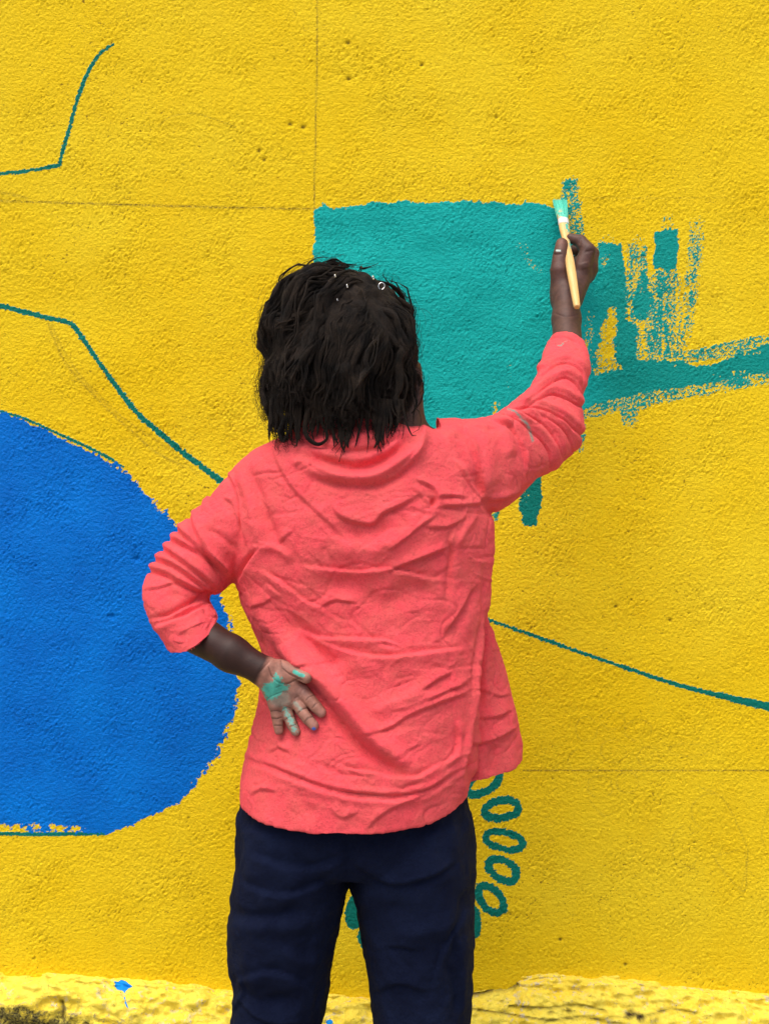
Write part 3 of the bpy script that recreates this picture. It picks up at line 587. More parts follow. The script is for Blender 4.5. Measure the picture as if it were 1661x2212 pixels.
# vertical edge of back panel, right
a(('r', 6, 9, Z5((1480, 640), (1485, 800), (1470, 1000), (1450, 1200), (1435, 1350), (1410, 1500), (1400, 1660)))); a(('v', 9, 7, Z5((1450, 1130), (1462, 1300), (1450, 1450), (1440, 1661)))); a(('v', 4, 5, Z5((1440, 900), (1440, 1100), (1420, 1300), (1385, 1500), (1375, 1660))))
a(('v', 5, 12, Z5((1410, 1000), (1330, 1180), (1230, 1290)))); a(('c', 4, 13, Z5((1230, 1270), (1320, 1130), (1400, 1000))))
# left lower diagonals
a(('c', 6, 13, Z5((600, 1135), (480, 1090), (420, 1040), (340, 980), (250, 925)))); a(('c', 4, 10, Z5((360, 1060), (280, 995)))); a(('r', 9, 26, Z5((160, 1040), (300, 1230), (440, 1390), (520, 1500))))
a(('v', 8, 22, Z5((380, 1150), (470, 1260), (600, 1400), (700, 1480)))); a(('c', 7, 14, Z5((1010, 1340), (930, 1308), (870, 1300), (700, 1295), (560, 1290), (440, 1250)))); a(('c', 7, 15, Z5((1330, 1345), (1100, 1375), (900, 1395), (700, 1360), (520, 1290))))
a(('v', 4, 6, Z5((870, 1312), (940, 1322), (1010, 1345)))); a(('c', 6, 13, Z5((1110, 1560), (1200, 1500), (1270, 1470)))); a(('c', 5, 10, Z5((1130, 1620), (1260, 1560), (1360, 1520)))); a(('c', 5, 13, Z5((560, 1120), (640, 1080), (760, 1090))))
a(('r', 5, 20, Z5((620, 1480), (760, 1440), (900, 1480)))); a(('c', 4, 10, Z5((460, 1440), (540, 1420), (600, 1410)))); a(('c', 4, 12, Z5((200, 1110), (270, 1090), (310, 1060))))
# the big diagonal drape beside the hand
a(('r', 21, 23, Z6((350, -170), (430, -60), (540, 30), (620, 120), (700, 220), (780, 310), (880, 400), (950, 440)))); a(('v', 7, 9, Z6((300, -110), (400, 0), (460, 30), (540, 130), (640, 260), (760, 380), (900, 470)))); a(('v', 8, 20, Z6((560, 150), (640, 240), (720, 330), (850, 430), (960, 480))))
a(('r', 7, 13, Z5((390, 1270), (480, 1370), (560, 1470), (620, 1560)))); a(('c', 6, 13, Z6((720, 280), (850, 248), (950, 185), (1100, 120), (1240, 70)))); a(('r', 6, 22, Z6((760, 180), (900, 130), (1050, 60))))
a(('c', 6, 14, Z6((1120, 425), (1000, 490), (880, 495), (740, 470), (600, 455)))); a(('v', 4, 12, Z6((500, 420), (600, 470), (740, 480)))); a(('c', 4, 10, Z6((260, 370), (310, 345), (370, 365))))
# hem seam: two fine stitched grooves
hs = Z6((150, 405), (180, 412), (300, 452), (400, 492), (560, 550), (700, 575), (850, 585), (960, 575), (1060, 545), (1150, 495), (1220, 440))
a(('v', 5.5, 2.8, hs)); a(('v', 4.0, 2.4, [(x - 1, y + 6) for x, y in hs])); a(('r', 2.6, 7, [(x, y - 9) for x, y in hs])); a(('r', 2.5, 9, [(x, y + 15) for x, y in hs]))
a(('c', 5, 12, Z6((740, 750), (820, 665), (930, 610), (1080, 550)))); a(('c', 4, 12, Z6((560, 640), (620, 690), (700, 660)))); a(('c', 4, 11, Z6((180, 580), (230, 550), (300, 560)))); a(('v', 4, 16, Z6((400, 560), (440, 640), (500, 690))))
a(('c', 7, 12, Z6((1180, 220), (1195, 300), (1180, 380), (1130, 430)))); a(('r', 7, 10, Z6((1270, -20), (1262, 150), (1240, 300), (1210, 450), (1225, 590)))); a(('v', 9, 9, Z6((1300, 0), (1290, 150), (1275, 300), (1265, 450), (1275, 560))))
a(('c', 7, 11, Z6((1260, 335), (1370, 300), (1470, 250)))); a(('v', 6, 15, Z6((1380, 330), (1360, 400), (1340, 480)))); a(('c', 4, 10, Z6((1310, 60), (1390, 90), (1440, 80)))); a(('c', 5, 12, Z6((1300, 200), (1380, 190), (1450, 160))))
# left sleeve rolls
for q in [Z4((600, 470), (640, 620), (720, 760), (800, 880), (910, 1000)), Z4((470, 590), (560, 680), (660, 760), (800, 890), (960, 1050)), Z4((430, 700), (540, 750), (690, 830), (820, 930), (940, 1090)), Z4((370, 790), (500, 880), (620, 970), (720, 1050), (840, 1170)),
          Z4((310, 890), (430, 930), (560, 1010), (680, 1100), (800, 1190)), Z4((250, 980), (380, 1015), (520, 1100), (680, 1175), (790, 1200)), Z4((760, 1225), (560, 1300), (400, 1380), (240, 1430)), Z4((740, 1290), (500, 1400), (300, 1470), (260, 1480))]:
    q = ext(q, 16); a(('c', 10, 12, q[::-1] if q[0][1] > q[-1][1] else q)); a(('v', 12, 5.5, q))
a(('c', 4, 8, Z4((200, 1150), (330, 1130), (480, 1080)))); a(('c', 4, 9, Z4((480, 1560), (600, 1500), (760, 1430)))); a(('c', 4, 8, Z4((420, 1620), (560, 1640), (700, 1610)))); a(('v', 3, 2.6, Z4((480, 1660), (620, 1620), (760, 1520), (830, 1400))))
a(('c', 5, 9, Z4((900, 320), (990, 380), (1040, 560)))); a(('v', 4, 8, Z4((760, 610), (900, 690), (1030, 800)))); a(('c', 5, 10, Z4((830, 380), (760, 330), (720, 450))))
# right sleeve rolls
for q, A in [(Z7((1110, 490), (1200, 395), (1330, 355), (1440, 420), (1470, 520)), 5), (Z7((1095, 600), (1200, 510), (1320, 455), (1400, 490), (1450, 560)), 6), (Z7((1080, 640), (1230, 565), (1350, 600), (1450, 660)), 6),
             (Z7((950, 665), (1100, 645), (1250, 705), (1370, 790), (1440, 860)), 7), (Z7((900, 705), (1020, 745), (1150, 850), (1225, 960), (1230, 1060)), 7), (Z7((1050, 690), (1180, 760), (1260, 860), (1300, 980)), 6), (Z7((1150, 700), (1290, 790), (1370, 880), (1390, 960)), 5)]:
    q = ext(ext(q, 12)[::-1], 12)[::-1]; a(('c', A * 1.5, 11, q)); a(('v', A * 1.5, 6, q))
a(('c', 10, 15, Z7((830, 748), (960, 782), (1015, 860), (1060, 970), (1070, 1130)))); a(('v', 6, 7, Z7((960, 770), (1040, 880), (1085, 1000), (1085, 1120)))); a(('v', 5, 12, Z7((640, 760), (730, 940), (750, 1100), (765, 1260)))); a(('c', 4, 9, Z7((860, 1290), (960, 1270), (1040, 1210))))
a(('c', 5, 9, Z7((1110, 480), (1130, 420), (1190, 380)))); a(('v', 2.5, 2.4, Z7((1185, 240), (1250, 200), (1340, 205), (1430, 260)))); a(('r', 5, 14, Z7((900, 800), (940, 900), (960, 1010))))
r3 = random.Random(5)      # many small chance creases
for _ in range(300):
    u0, v0 = r3.uniform(520, 1050), r3.uniform(1000, 1760); L = r3.uniform(18, 95); an = r3.gauss((-.35 if v0 > 1450 else -.1) if u0 > 800 else (.75 if v0 > 1180 else .3), 0.4); b = r3.uniform(-.35, .35)
    pts = [(u0 + L * t * math.cos(an + b * t), v0 + L * t * math.sin(an + b * t)) for t in (0, .35, .7, 1)]
    a(('c' if r3.random() < .7 else 'v', r3.uniform(0.7, 2.0), r3.uniform(1.8, 4.5), pts if r3.random() < .5 else pts[::-1]))
sh = [(k_, A_ * (.85 if k_ == 'c' else 1.0), w_ * (.74 if k_ == 'c' else .85), q_) for k_, A_, w_, q_ in sh]
SV, SN = folds(SV, SF, sh, 0.9)
nzb = vnoise(SV, 9, 3, 3); nzs = vnoise(SV, 34, 4, 4)
SV = SV + SN * (0.004 * nzb + 0.0015 * (0.25 - np.abs(nzs)))[:, None]
cr1 = np.exp(-(vnoise(SV, (8, 8, 13), 31, 2) / .028) ** 2) * smoothstep(-.1, .25, vnoise(SV, 6, 32, 2))
cr2 = np.exp(-(vnoise(SV, (15, 15, 22), 33, 2) / .04) ** 2) * smoothstep(-.05, .3, vnoise(SV, 9, 34, 2))
SV = laplace(SV - SN * (.0020 * cr1 + .0014 * cr2)[:, None], SF, 1, 0.4)
su, sv = to_px(SV); pt = np.zeros(len(SV))
for pl, wd, c in [([(1098, 884), (1112, 888), (1126, 903)], 3.5, .75), ([(1122, 900), (1138, 915), (1147, 940), (1150, 952)], 4.5, .7), ([(1205, 746), (1211, 747), (1216, 741)], 1.8, .9), ([(1214, 741), (1224, 736)], 1.2, .6)]:
    d, _, _ = seg_dist(su, sv, pl); pt = np.maximum(pt, c * np.exp(-(d / wd) ** 2))
shirt = mesh_obj('sweatshirt', SV, SF, shirt_m, person, dict(paint=pt))
# lookup of the back of the cloth, to lay the hand on it
SN2 = normals_of(SV, SF)
def back_y(u, v, r=8):
    m = (np.abs(su - u) < r) & (np.abs(sv - v) < r) & (SN2[:, 1] < 0); return np.percentile(SV[m, 1], 20) if m.any() else -0.58

# trousers
Hip = [(620, 1560, 940, 1560, -.47, .08, 0), (570, 1640, 980, 1640, -.47, .10, 0), (532, 1710, 1004, 1710, -.47, .106, 0), (513, 1780, 1017, 1780, -.47, .108, 0), (507, 1830, 1022, 1830, -.468, .100, 0), (530, 1862, 1000, 1862, -.466, .085, 0)]
LegL = [(512, 1760, 760, 1760, -.47, .098, 0), (506, 1830, 758, 1830, -.468, .102, 0), (503, 1885, 752, 1884, -.466, .100, 0), (502, 1908, 750.5, 1908, -.465, .099, 0), (499, 1950, 742, 1950, -.464, .096, 0), (496, 2030, 727, 2030, -.462, .090, 0), (499, 2100, 711, 2100, -.46, .084, 0), (507, 2145, 702, 2150, -.46, .080, 0),
        (500, 2212, 690, 2212, -.46, .080, 0), (498, 2320, 672, 2320, -.455, .075, 0), (508, 2480, 655, 2480, -.45, .066, 0), (515, 2640, 645, 2640, -.45, .062, 0), (520, 2760, 645, 2760, -.45, .062, 0), (518, 2850, 648, 2850, -.45, .062, 0)]
LegR = [(750, 1760, 1018, 1760, -.47, .098, 0), (752, 1830, 1022, 1830, -.468, .102, 0), (757, 1884, 1024, 1885, -.466, .100, 0), (758.5, 1908, 1023, 1908, -.465, .099, 0), (769, 1950, 1022, 1950, -.464, .096, 0), (784, 2040, 1020, 2030, -.462, .090, 0), (794, 2110, 1018, 2100, -.46, .084, 0), (801, 2170, 1016, 2160, -.46, .080, 0),
        (806, 2212, 1014, 2212, -.46, .080, 0), (818, 2320, 1008, 2320, -.455, .075, 0), (835, 2480, 995, 2480, -.45, .066, 0), (848, 2640, 985, 2640, -.45, .062, 0), (850, 2760, 982, 2760, -.45, .062, 0), (848, 2850, 982, 2850, -.45, .062, 0)]
TV, TF = fuse([loft(Hip, 30, 80, 2.4), loft(LegL, 80, 64, 2.25, 0.05), loft(LegR, 80, 64, 2.25, 0.05)], 0.0034, 5)
tf = []; a = tf.append
a(('v', 9, 16, Z6((660, 800), (664, 900), (658, 1010)))); a(('c', 7, 20, Z6((640, 900), (480, 950), (330, 940), (160, 880)))); a(('c', 6, 18, Z6((600, 960), (430, 1060), (260, 1070), (110, 1010)))); a(('v', 8, 14, Z6((60, 1130), (160, 1180), (300, 1170), (420, 1120))))
a(('r', 8, 20, Z6((90, 1260), (220, 1220), (380, 1230), (540, 1170)))); a(('c', 6, 18, Z6((480, 1560), (360, 1480), (240, 1460), (110, 1500)))); a(('v', 9, 16, Z6((70, 1480), (130, 1550), (260, 1600), (400, 1560)))); a(('c', 6, 14, Z6((110, 1560), (200, 1660), (300, 1700), (420, 1690))))
a(('c', 7, 18, Z6((700, 920), (860, 1000), (1020, 980), (1180, 900)))); a(('r', 7, 22, Z6((860, 1280), (1000, 1250), (1150, 1210), (1230, 1110)))); a(('v', 8, 14, Z6((1240, 1040), (1190, 1200), (1170, 1320), (1150, 1420)))); a(('c', 7, 11, Z6((1180, 1250), (1200, 1380), (1210, 1520), (1220, 1650))))
a(('v', 8, 10, Z6((1130, 1400), (1180, 1500), (1190, 1650)))); a(('c', 5, 13, Z6((1250, 1150), (1160, 1280), (1100, 1420), (1080, 1560)))); a(('c', 5, 18, Z6((780, 1540), (900, 1500), (1040, 1540)))); a(('v', 5, 20, Z6((740, 1150), (860, 1160), (960, 1120))))
a(('c', 4, 12, Z6((820, 1330), (900, 1320), (1000, 1340)))); a(('r', 5, 14, Z6((330, 1340), (420, 1400), (520, 1400)))); a(('v', 4, 9, Z6((120, 760), (110, 870), (90, 960)))); a(('c', 5, 11, Z6((90, 1640), (130, 1560), (130, 1480))))
TV, TN = folds(TV, TF, tf, 0.75)
TV = TV + TN * (0.0045 * vnoise(TV, (13, 13, 7), 8, 3) + 0.0016 * vnoise(TV, 45, 9, 3))[:, None]
mesh_obj('trousers', TV, TF, trs_m, person)

# body : head, trunk and legs coarse, arms and hands fine, one mesh
def A3(u, v, y): return P(u, v, y)
HC = A3(777, 778, -.455)
def f_core(p):
    d = ell(p, HC + [0, 0, .012], (.076, .092, .092))
    d = smin(d, ell(p, HC + [0, .035, -.045], (.058, .062, .070)), .03)                 # jaw and cheeks
    d = smin(d, cone(p, HC + [0, .085, -.018], HC + [0, .108, -.040], .010, .014), .012)  # nose
    d = smin(d, ell(p, HC + [0, .088, -.070], (.024, .014, .010)), .01)                 # lips
    for s in (-1, 1):
        d = smin(d, ell(p, HC + [s * .080, .004, -.030], (.007, .018, .031)), .006)     # ears
        d = np.maximum(d, -ell(p, HC + [s * .031, .098, -.006], (.015, .012, .008)))    # eye hollows
        d = smin(d, ell(p, HC + [s * .031, .082, -.006], (.012, .012, .011)), .002)
    d = smin(d, cone(p, HC + [0, -.01, -.07], A3(772, 985, -.465), .050, .054), .03)
    d = smin(d, ell(p, A3(775, 1110, -.47), (.135, .075, .13)), .05)
    d = smin(d, ell(p, A3(790, 1330, -.47), (.115, .075, .15)), .05)
    d = smin(d, ell(p, A3(775, 1650, -.47), (.130, .080, .12)), .05)
    d = smin(d, cone(p, A3(560, 1060, -.47), A3(372, 1275, -.495), .040, .030), .03)
    d = smin(d, cone(p, A3(372, 1275, -.495), A3(405, 1345, -.53), .030, .025), .01)
    d = smin(d, cone(p, A3(985, 1000, -.465), A3(1185, 920, -.31), .044, .034), .03)
    d = smin(d, cone(p, A3(1185, 920, -.31), A3(1226, 780, -.205), .034, .024), .01)
    for hu, ku, fu in ((650, 610, 583), (890, 905, 916)):
        d = smin(d, cone(p, A3(hu, 1720, -.47), A3(ku, 2260, -.46), .070, .048), .02)
        d = smin(d, cone(p, A3(ku, 2260, -.46), A3(fu, 2900, -.455), .048, .034), .01)
        ft = A3(fu, 2960, -.455); ft[2] = 0.05; d = smin(d, cone(p, A3(fu, 2900, -.455), ft, .034, .03), .01)
        d = smin(d, cone(p, ft, ft + [0, .14, -.012], .03, .024), .01)
    return d
CV, CF = surface_net(f_core, (-.34, -.64, .0), (.32, -.20, 1.52), .0065)
# raised hand holding the brush (pinch grip, seen from the wrist)
B0, B1 = A3(1209, 434, -.006), A3(1246, 664, -.196)          # bristle tip, handle end
mm = lambda px, y: px * K * (y - CAMY)
def chain(p, d, pts, k, kk=.002):
    c = None
    for (a_, ra), (b_, rb) in zip(pts[:-1], pts[1:]):
        q = cone(p, a_, b_, ra, rb); c = q if c is None else smin(c, q, kk)
    return smin(d, c, k)
def f_hr(p):
    q = p.copy(); q[:, 1] = A3(0, 0, -.1)[1] + (q[:, 1] + .1) * 1.0
    J = lambda u, v, y, r: (A3(u, v, y), mm(r, y))
    d = cone(p, A3(1226, 800, -.215), A3(1223, 690, -.142), .027, mm(29, -.14))
    d = smin(d, cone(p, A3(1223, 690, -.142), A3(1222, 640, -.115), mm(28.5, -.14), mm(30, -.11)), .012)
    pm = np.minimum(cone(p, A3(1222, 645, -.112), A3(1222, 598, -.09), mm(31, -.1), mm(26, -.1)), cone(p, A3(1228, 640, -.108), A3(1257, 578, -.078), mm(32, -.1), mm(28, -.08)))
    pm = smin(pm, cone(p, A3(1262, 584, -.068), A3(1264, 590, -.045), mm(27, -.07), mm(22, -.05)), .01)
    d = smin(d, pm, .012)
    d = chain(p, d, [J(1255, 578, -.098, 19), J(1269, 541, -.096, 16.5), J(1253, 521, -.086, 13.5), J(1233, 515, -.080, 11)], .006)      # index
    d = chain(p, d, [J(1270, 574, -.078, 20), J(1277, 548, -.068, 16), J(1258, 536, -.050, 13), J(1238, 540, -.045, 11)], .006)        # middle
    d = chain(p, d, [J(1272, 580, -.058, 19), J(1275, 560, -.045, 15), J(1252, 556, -.030, 12), J(1240, 566, -.032, 10.5)], .006)
    d = chain(p, d, [J(1266, 594, -.045, 17), J(1268, 578, -.032, 13), J(1248, 580, -.022, 10.5), J(1240, 590, -.026, 9.5)], .006)
    d = chain(p, d, [J(1213, 625, -.108, 24), J(1207, 585, -.112, 19), J(1209, 552, -.106, 15.5), J(1213, 527, -.096, 13)], .008)       # thumb
    return d
RV, RF = surface_net(f_hr, tuple(A3(1150, 800, -.24) - [.02, .02, .02]), tuple(A3(1320, 480, .0) + [.02, 0, .01]), .0014)
RV, _ = folds(RV, RF, [('v', 1.2, 3, [(1190, 546), (1200, 550), (1215, 548)]), ('v', 1.0, 2.5, [(1255, 512), (1250, 528)]), ('v', 1.2, 3, [(1282, 540), (1262, 545)]), ('v', 2.0, 7, [(1236, 610), (1232, 575), (1240, 560)]), ('r', 1.6, 10, [(1262, 566), (1266, 580)]),
                       ('v', 0.8, 2, [(1196, 676), (1222, 684), (1250, 680)]), ('r', 1.2, 6, [(1270, 600), (1245, 660)])])
# lower hand, palm to the camera on the small of the back
yh = lambda u, v, o: back_y(u, v) + o
y0 = back_y(615, 1560, 14); y1 = back_y(700, 1565, 10)
J = lambda u, v, y, r: (A3(u, v, y), mm(r, y))
ya = y0 - .008
yb = lambda u, v, r, k=.55: back_y(u, v, 7) - k * mm(r, ya)
J = lambda u, v, r, k=.55: (A3(u, v, min(yb(u, v, r, k), ya + .004)), mm(r, ya))
f1 = [J(594, 1522, 13), J(598, 1546, 12, .9), J(601, 1564, 11.2, .8), J(603, 1578, 9.8)]
f2 = [J(616, 1524, 13), J(624, 1548, 12.3, .9), J(632, 1567, 11.6, .8), J(639, 1580, 10.4)]
f3 = [J(637, 1512, 13.5), J(651, 1534, 12.8, .9), J(665, 1553, 12.2, .8), J(678, 1567, 10.8)]
f4 = [J(655, 1494, 15), J(670, 1512, 13.6, .9), J(683, 1527, 12.8, .8), J(694, 1539, 11.2)]
f5 = [J(606, 1442, 17), J(632, 1450, 14.5, .7), J(662, 1464, 12.5, .5)]
A4 = lambda u, v, r, k=.5: A3(u, v, min(yb(u, v, r, k), ya + .002))
def f_hl(p):
    d = cone(p, A3(392, 1348, -.522), A3(500, 1412, ya + .008), .029, mm(37, ya))
    d = smin(d, cone(p, A3(500, 1412, ya + .008), A3(562, 1445, ya + .000), mm(37, ya), mm(31, ya)), .012)
    pm = cone(p, A3(566, 1450, ya + .002), A4(594, 1472, 24), mm(27, ya), mm(24, ya))
    pm = smin(pm, cone(p, A3(582, 1470, ya), A4(596, 1518, 17), mm(25, ya), mm(17, ya)), .008)
    pm = smin(pm, cone(p, A3(604, 1466, ya), A4(622, 1512, 16), mm(20, ya), mm(16, ya)), .010)
    pm = smin(pm, cone(p, A3(612, 1462, ya), A4(650, 1493, 16), mm(21, ya), mm(16, ya)), .010)
    pm = smin(pm, cone(p, A3(588, 1442, ya), A4(614, 1446, 17), mm(20, ya), mm(17, ya)), .007)
    d = smin(d, pm, .008)
    for ch in (f1, f2, f3, f4): d = chain(p, d, ch, .004, .001)
    return chain(p, d, f5, .005, .001)
LV, LF = surface_net(f_hl, tuple(A3(375, 1600, -.66) - [.02, .0, .01]), tuple(A3(720, 1320, -.47) + [.01, 0, .02]), .0011)
cr = lambda A, wd, *p: ('v', A, wd, Z3(*p))
LV, _ = folds(LV, LF, [cr(1.1, 1.3, (430, 1040), (500, 1030), (555, 1045)), cr(.9, 1.2, (445, 1110), (500, 1120), (550, 1100)), cr(.9, 1.2, (470, 1190), (515, 1195), (560, 1190)), cr(1.1, 1.3, (555, 1030), (600, 1000), (640, 1000)), cr(.9, 1.2, (590, 1130), (640, 1100), (690, 1090)),
                       cr(.9, 1.2, (640, 1200), (700, 1185), (730, 1160)), cr(1.1, 1.3, (660, 970), (700, 930), (740, 920)), cr(.9, 1.2, (725, 1060), (770, 1020), (820, 1000)), cr(.9, 1.2, (800, 1150), (840, 1110), (890, 1095)), cr(1.1, 1.3, (745, 880), (770, 820), (800, 780)),
                       cr(.9, 1.2, (810, 920), (850, 880), (900, 860)), cr(.9, 1.2, (880, 1000), (920, 960), (960, 945)), cr(1.4, 1.8, (540, 490), (560, 570), (640, 640), (720, 680), (780, 700)), cr(1.3, 1.6, (410, 560), (440, 650), (500, 720), (600, 750), (700, 700), (760, 690)),
                       cr(1.0, 1.4, (380, 930), (440, 880), (540, 840), (620, 830)), cr(.8, 1.2, (480, 790), (560, 765)), cr(1.0, 1.5, (650, 960), (700, 900), (740, 870)), ('v', 2.0, 12, Z3((520, 800), (600, 780), (680, 760))), ('v', 1.0, 1.5, Z3((300, 640), (360, 570), (440, 480)))])
def skin_tint(V, N, kind):
    u, v = to_px(V); n = len(V); base = np.tile(np.array([0.078, 0.034, 0.024]), (n, 1))
    nz = vnoise(V, 120, 5, 3)[:, None]; nf = vnoise(V, 420, 6, 2)
    def blend(c, m): nonlocal base; m = np.clip(m, 0, 1)[:, None]; base = base * (1 - m) + np.array(c) * m
    if kind == 'L':
        blend((.026, .0085, .006), np.ones(n))
        pal = smoothstep(-2, 10, -( (u - 566) * -0.83 + (v - 1440) * -0.40 ) + 0) * smoothstep(.35, -.35, N[:, 1]); blend((.34, .155, .112), pal)
        tips = sum(np.exp(-(((u - a_) / 11) ** 2 + ((v - b_) / 11) ** 2)) for a_, b_ in ((603, 1583), (640, 1585), (681, 1572), (696, 1541))); blend((.46, .20, .165), tips * .7 * pal)
        kn = sum(np.exp(-(((u - a_) / 15) ** 2 + ((v - b_) / 12) ** 2)) for a_, b_ in ((592, 1524), (612, 1512), (640, 1500), (655, 1485))); blend((.40, .21, .18), kn * .5 * pal)
        for q in (((430, 1040), (500, 1030), (555, 1045)), ((445, 1110), (500, 1120), (550, 1100)), ((470, 1190), (560, 1190)), ((555, 1030), (600, 1000), (640, 1000)), ((590, 1130), (640, 1100), (690, 1090)), ((640, 1200), (700, 1185)), ((660, 970), (700, 930)), ((725, 1060), (770, 1020), (820, 1000)),
                  ((800, 1150), (840, 1110), (890, 1095)), ((810, 920), (850, 880), (900, 860)), ((880, 1000), (920, 960)), ((540, 490), (560, 570), (640, 640), (720, 680), (780, 700)), ((410, 560), (440, 650), (500, 720), (600, 750), (700, 700)), ((380, 930), (440, 880), (540, 840), (620, 830))):
            d = seg_dist(u, v, Z3(*q))[0]; blend((.06, .022, .016), .75 * np.exp(-(d / 1.2) ** 2) * pal)
        T = (.055, .43, .34)
        p1 = poly_sd(u, v, Z3((350, 780), (380, 740), (460, 720), (475, 660), (495, 625), (530, 660), (570, 740), (620, 770), (625, 800), (560, 830), (520, 880), (470, 910), (400, 915), (365, 870))) + 7 * nf
        blend(T, smoothstep(2, -1.5, p1) * .97 * pal)
        p2 = poly_sd(u, v, Z3((600, 780), (640, 860), (650, 960), (540, 1000), (430, 960), (420, 900), (540, 840))) + 5 * nf; blend((.20, .30, .24), smoothstep(6, -8, p2) * .45 * pal)
        d = seg_dist(u, v, Z3((590, 1010), (625, 1080), (660, 1150), (690, 1240)))[0] + 8 * nf; blend((.14, .45, .37), smoothstep(6.5, 3.5, d) * .75 * pal)
        d = seg_dist(u, v, Z3((700, 950), (750, 1010)))[0] + 2.5 * nf; blend((.20, .36, .30), smoothstep(6, 2, d) * .45 * pal)
        d = seg_dist(u, v, Z3((690, 610), (740, 640), (780, 650)))[0] + 1.5 * nf; blend(T, smoothstep(5, 3, d) * .95)
        d = np.hypot(u - 678.5, v - 1574.5) + 1.5 * nf; blend((.06, .20, .72), smoothstep(4.8, 3.2, d))
    elif kind == 'R':
        blend((.092, .043, .034), np.ones(n))
        blend((.20, .088, .066), np.exp(-(((u - 1211) / 13) ** 2 + ((v - 522) / 14) ** 2)) * .9); blend((.14, .065, .055), np.exp(-(((u - 1207) / 12) ** 2 + ((v - 575) / 30) ** 2)) * .6)
        blend((.13, .058, .045), np.exp(-(((u - 1262) / 14) ** 2 + ((v - 563) / 10) ** 2)) * .5)
        d = seg_dist(u, v, [(1202, 541), (1209, 541.5)])[0]; blend((.5, .62, .58), smoothstep(2.6, 1.4, d))
        d = seg_dist(u, v, [(1190, 546), (1202, 549), (1214, 548)])[0]; blend((.04, .018, .013), .6 * np.exp(-(d / 1.5) ** 2))
    return base * (1 + .25 * nz)
CN, RN, LN = normals_of(CV, CF), normals_of(RV, RF), normals_of(LV, LF)
tint = np.concatenate([skin_tint(CV, CN, 'C'), skin_tint(RV, RN, 'R'), skin_tint(LV, LN, 'L')])
BV = np.concatenate([CV, RV, LV]); BF = np.concatenate([CF, RF + len(CV), LF + len(CV) + len(RV)])
mesh_obj('body', BV, BF, skin_material(), person, dict(tint=tint))

# shoes, below the frame
shoe_m = simple('white_canvas', (0.55, 0.54, 0.52, 1), 0.8, 0.2, 300)
for fu in (583, 916):
    ft = A3(fu, 2960, -.455)
    def f_sh(p, ft=ft):
        d = smin(cone(p, np.array([ft[0], -.455, .055]), np.array([ft[0], -.32, .035]), .046, .036), cone(p, np.array([ft[0], -.46, .06]), np.array([ft[0], -.455, .10]), .042, .040), .02)
        return np.maximum(d, .004 - p[:, 2])
    v_, f_ = surface_net(f_sh, (ft[0] - .07, -.53, -.01), (ft[0] + .07, -.26, .16), .005); mesh_obj('shoe', v_, f_, shoe_m, person)

# hair ------------------------------------------------------------
HE = A3(736, 757, -.475); HR = np.array([.0945, .096, .1065])
def hm(name, c1, c2, rough):
    m = M(name); n = m.noise(38, 5, .7); n2 = m.noise(650, 4, .75); c = m.mix(m.math('MULTIPLY', m.rng(n, .38, .68), m.rng(n2, .35, .65, .2, 1.)), c1, c2)
    return m.set(Base_Color=c, Roughness=rough, Specular_IOR_Level=.12, Normal=m.bump(n2, 1.0, .003), Sheen_Weight=.03)
hair_m = hm('dark_hair', (0.0045, 0.0032, 0.0025, 1), (0.055, 0.036, 0.024, 1), .8)
def tubes(Pth, Rad, sides):
    n, s, _ = Pth.shape; T = np.gradient(Pth, axis=1); T /= np.linalg.norm(T, axis=2, keepdims=True) + 1e-12
    ref = np.array([.31, -.9, .3]); A = np.cross(T, ref); A /= np.linalg.norm(A, axis=2, keepdims=True) + 1e-9; B = np.cross(T, A)
    th = np.linspace(0, 2 * np.pi, sides, endpoint=False)
    V = Pth[:, :, None] + Rad[:, :, None, None] * (np.cos(th)[None, None, :, None] * A[:, :, None] + np.sin(th)[None, None, :, None] * B[:, :, None])
    i = (np.arange(n)[:, None, None] * s + np.arange(s - 1)[None, :, None]) * sides; j = np.arange(sides)[None, None]; k = (j + 1) % sides
    Q = np.stack(np.broadcast_arrays(i + j, i + k, i + sides + k, i + sides + j), -1).reshape(-1, 4)
    return V.reshape(-1, 3), Q
def lump(q): return np.array([mn.fractal(Vector(x) * 1.7, .6, 2, 3) for x in q])
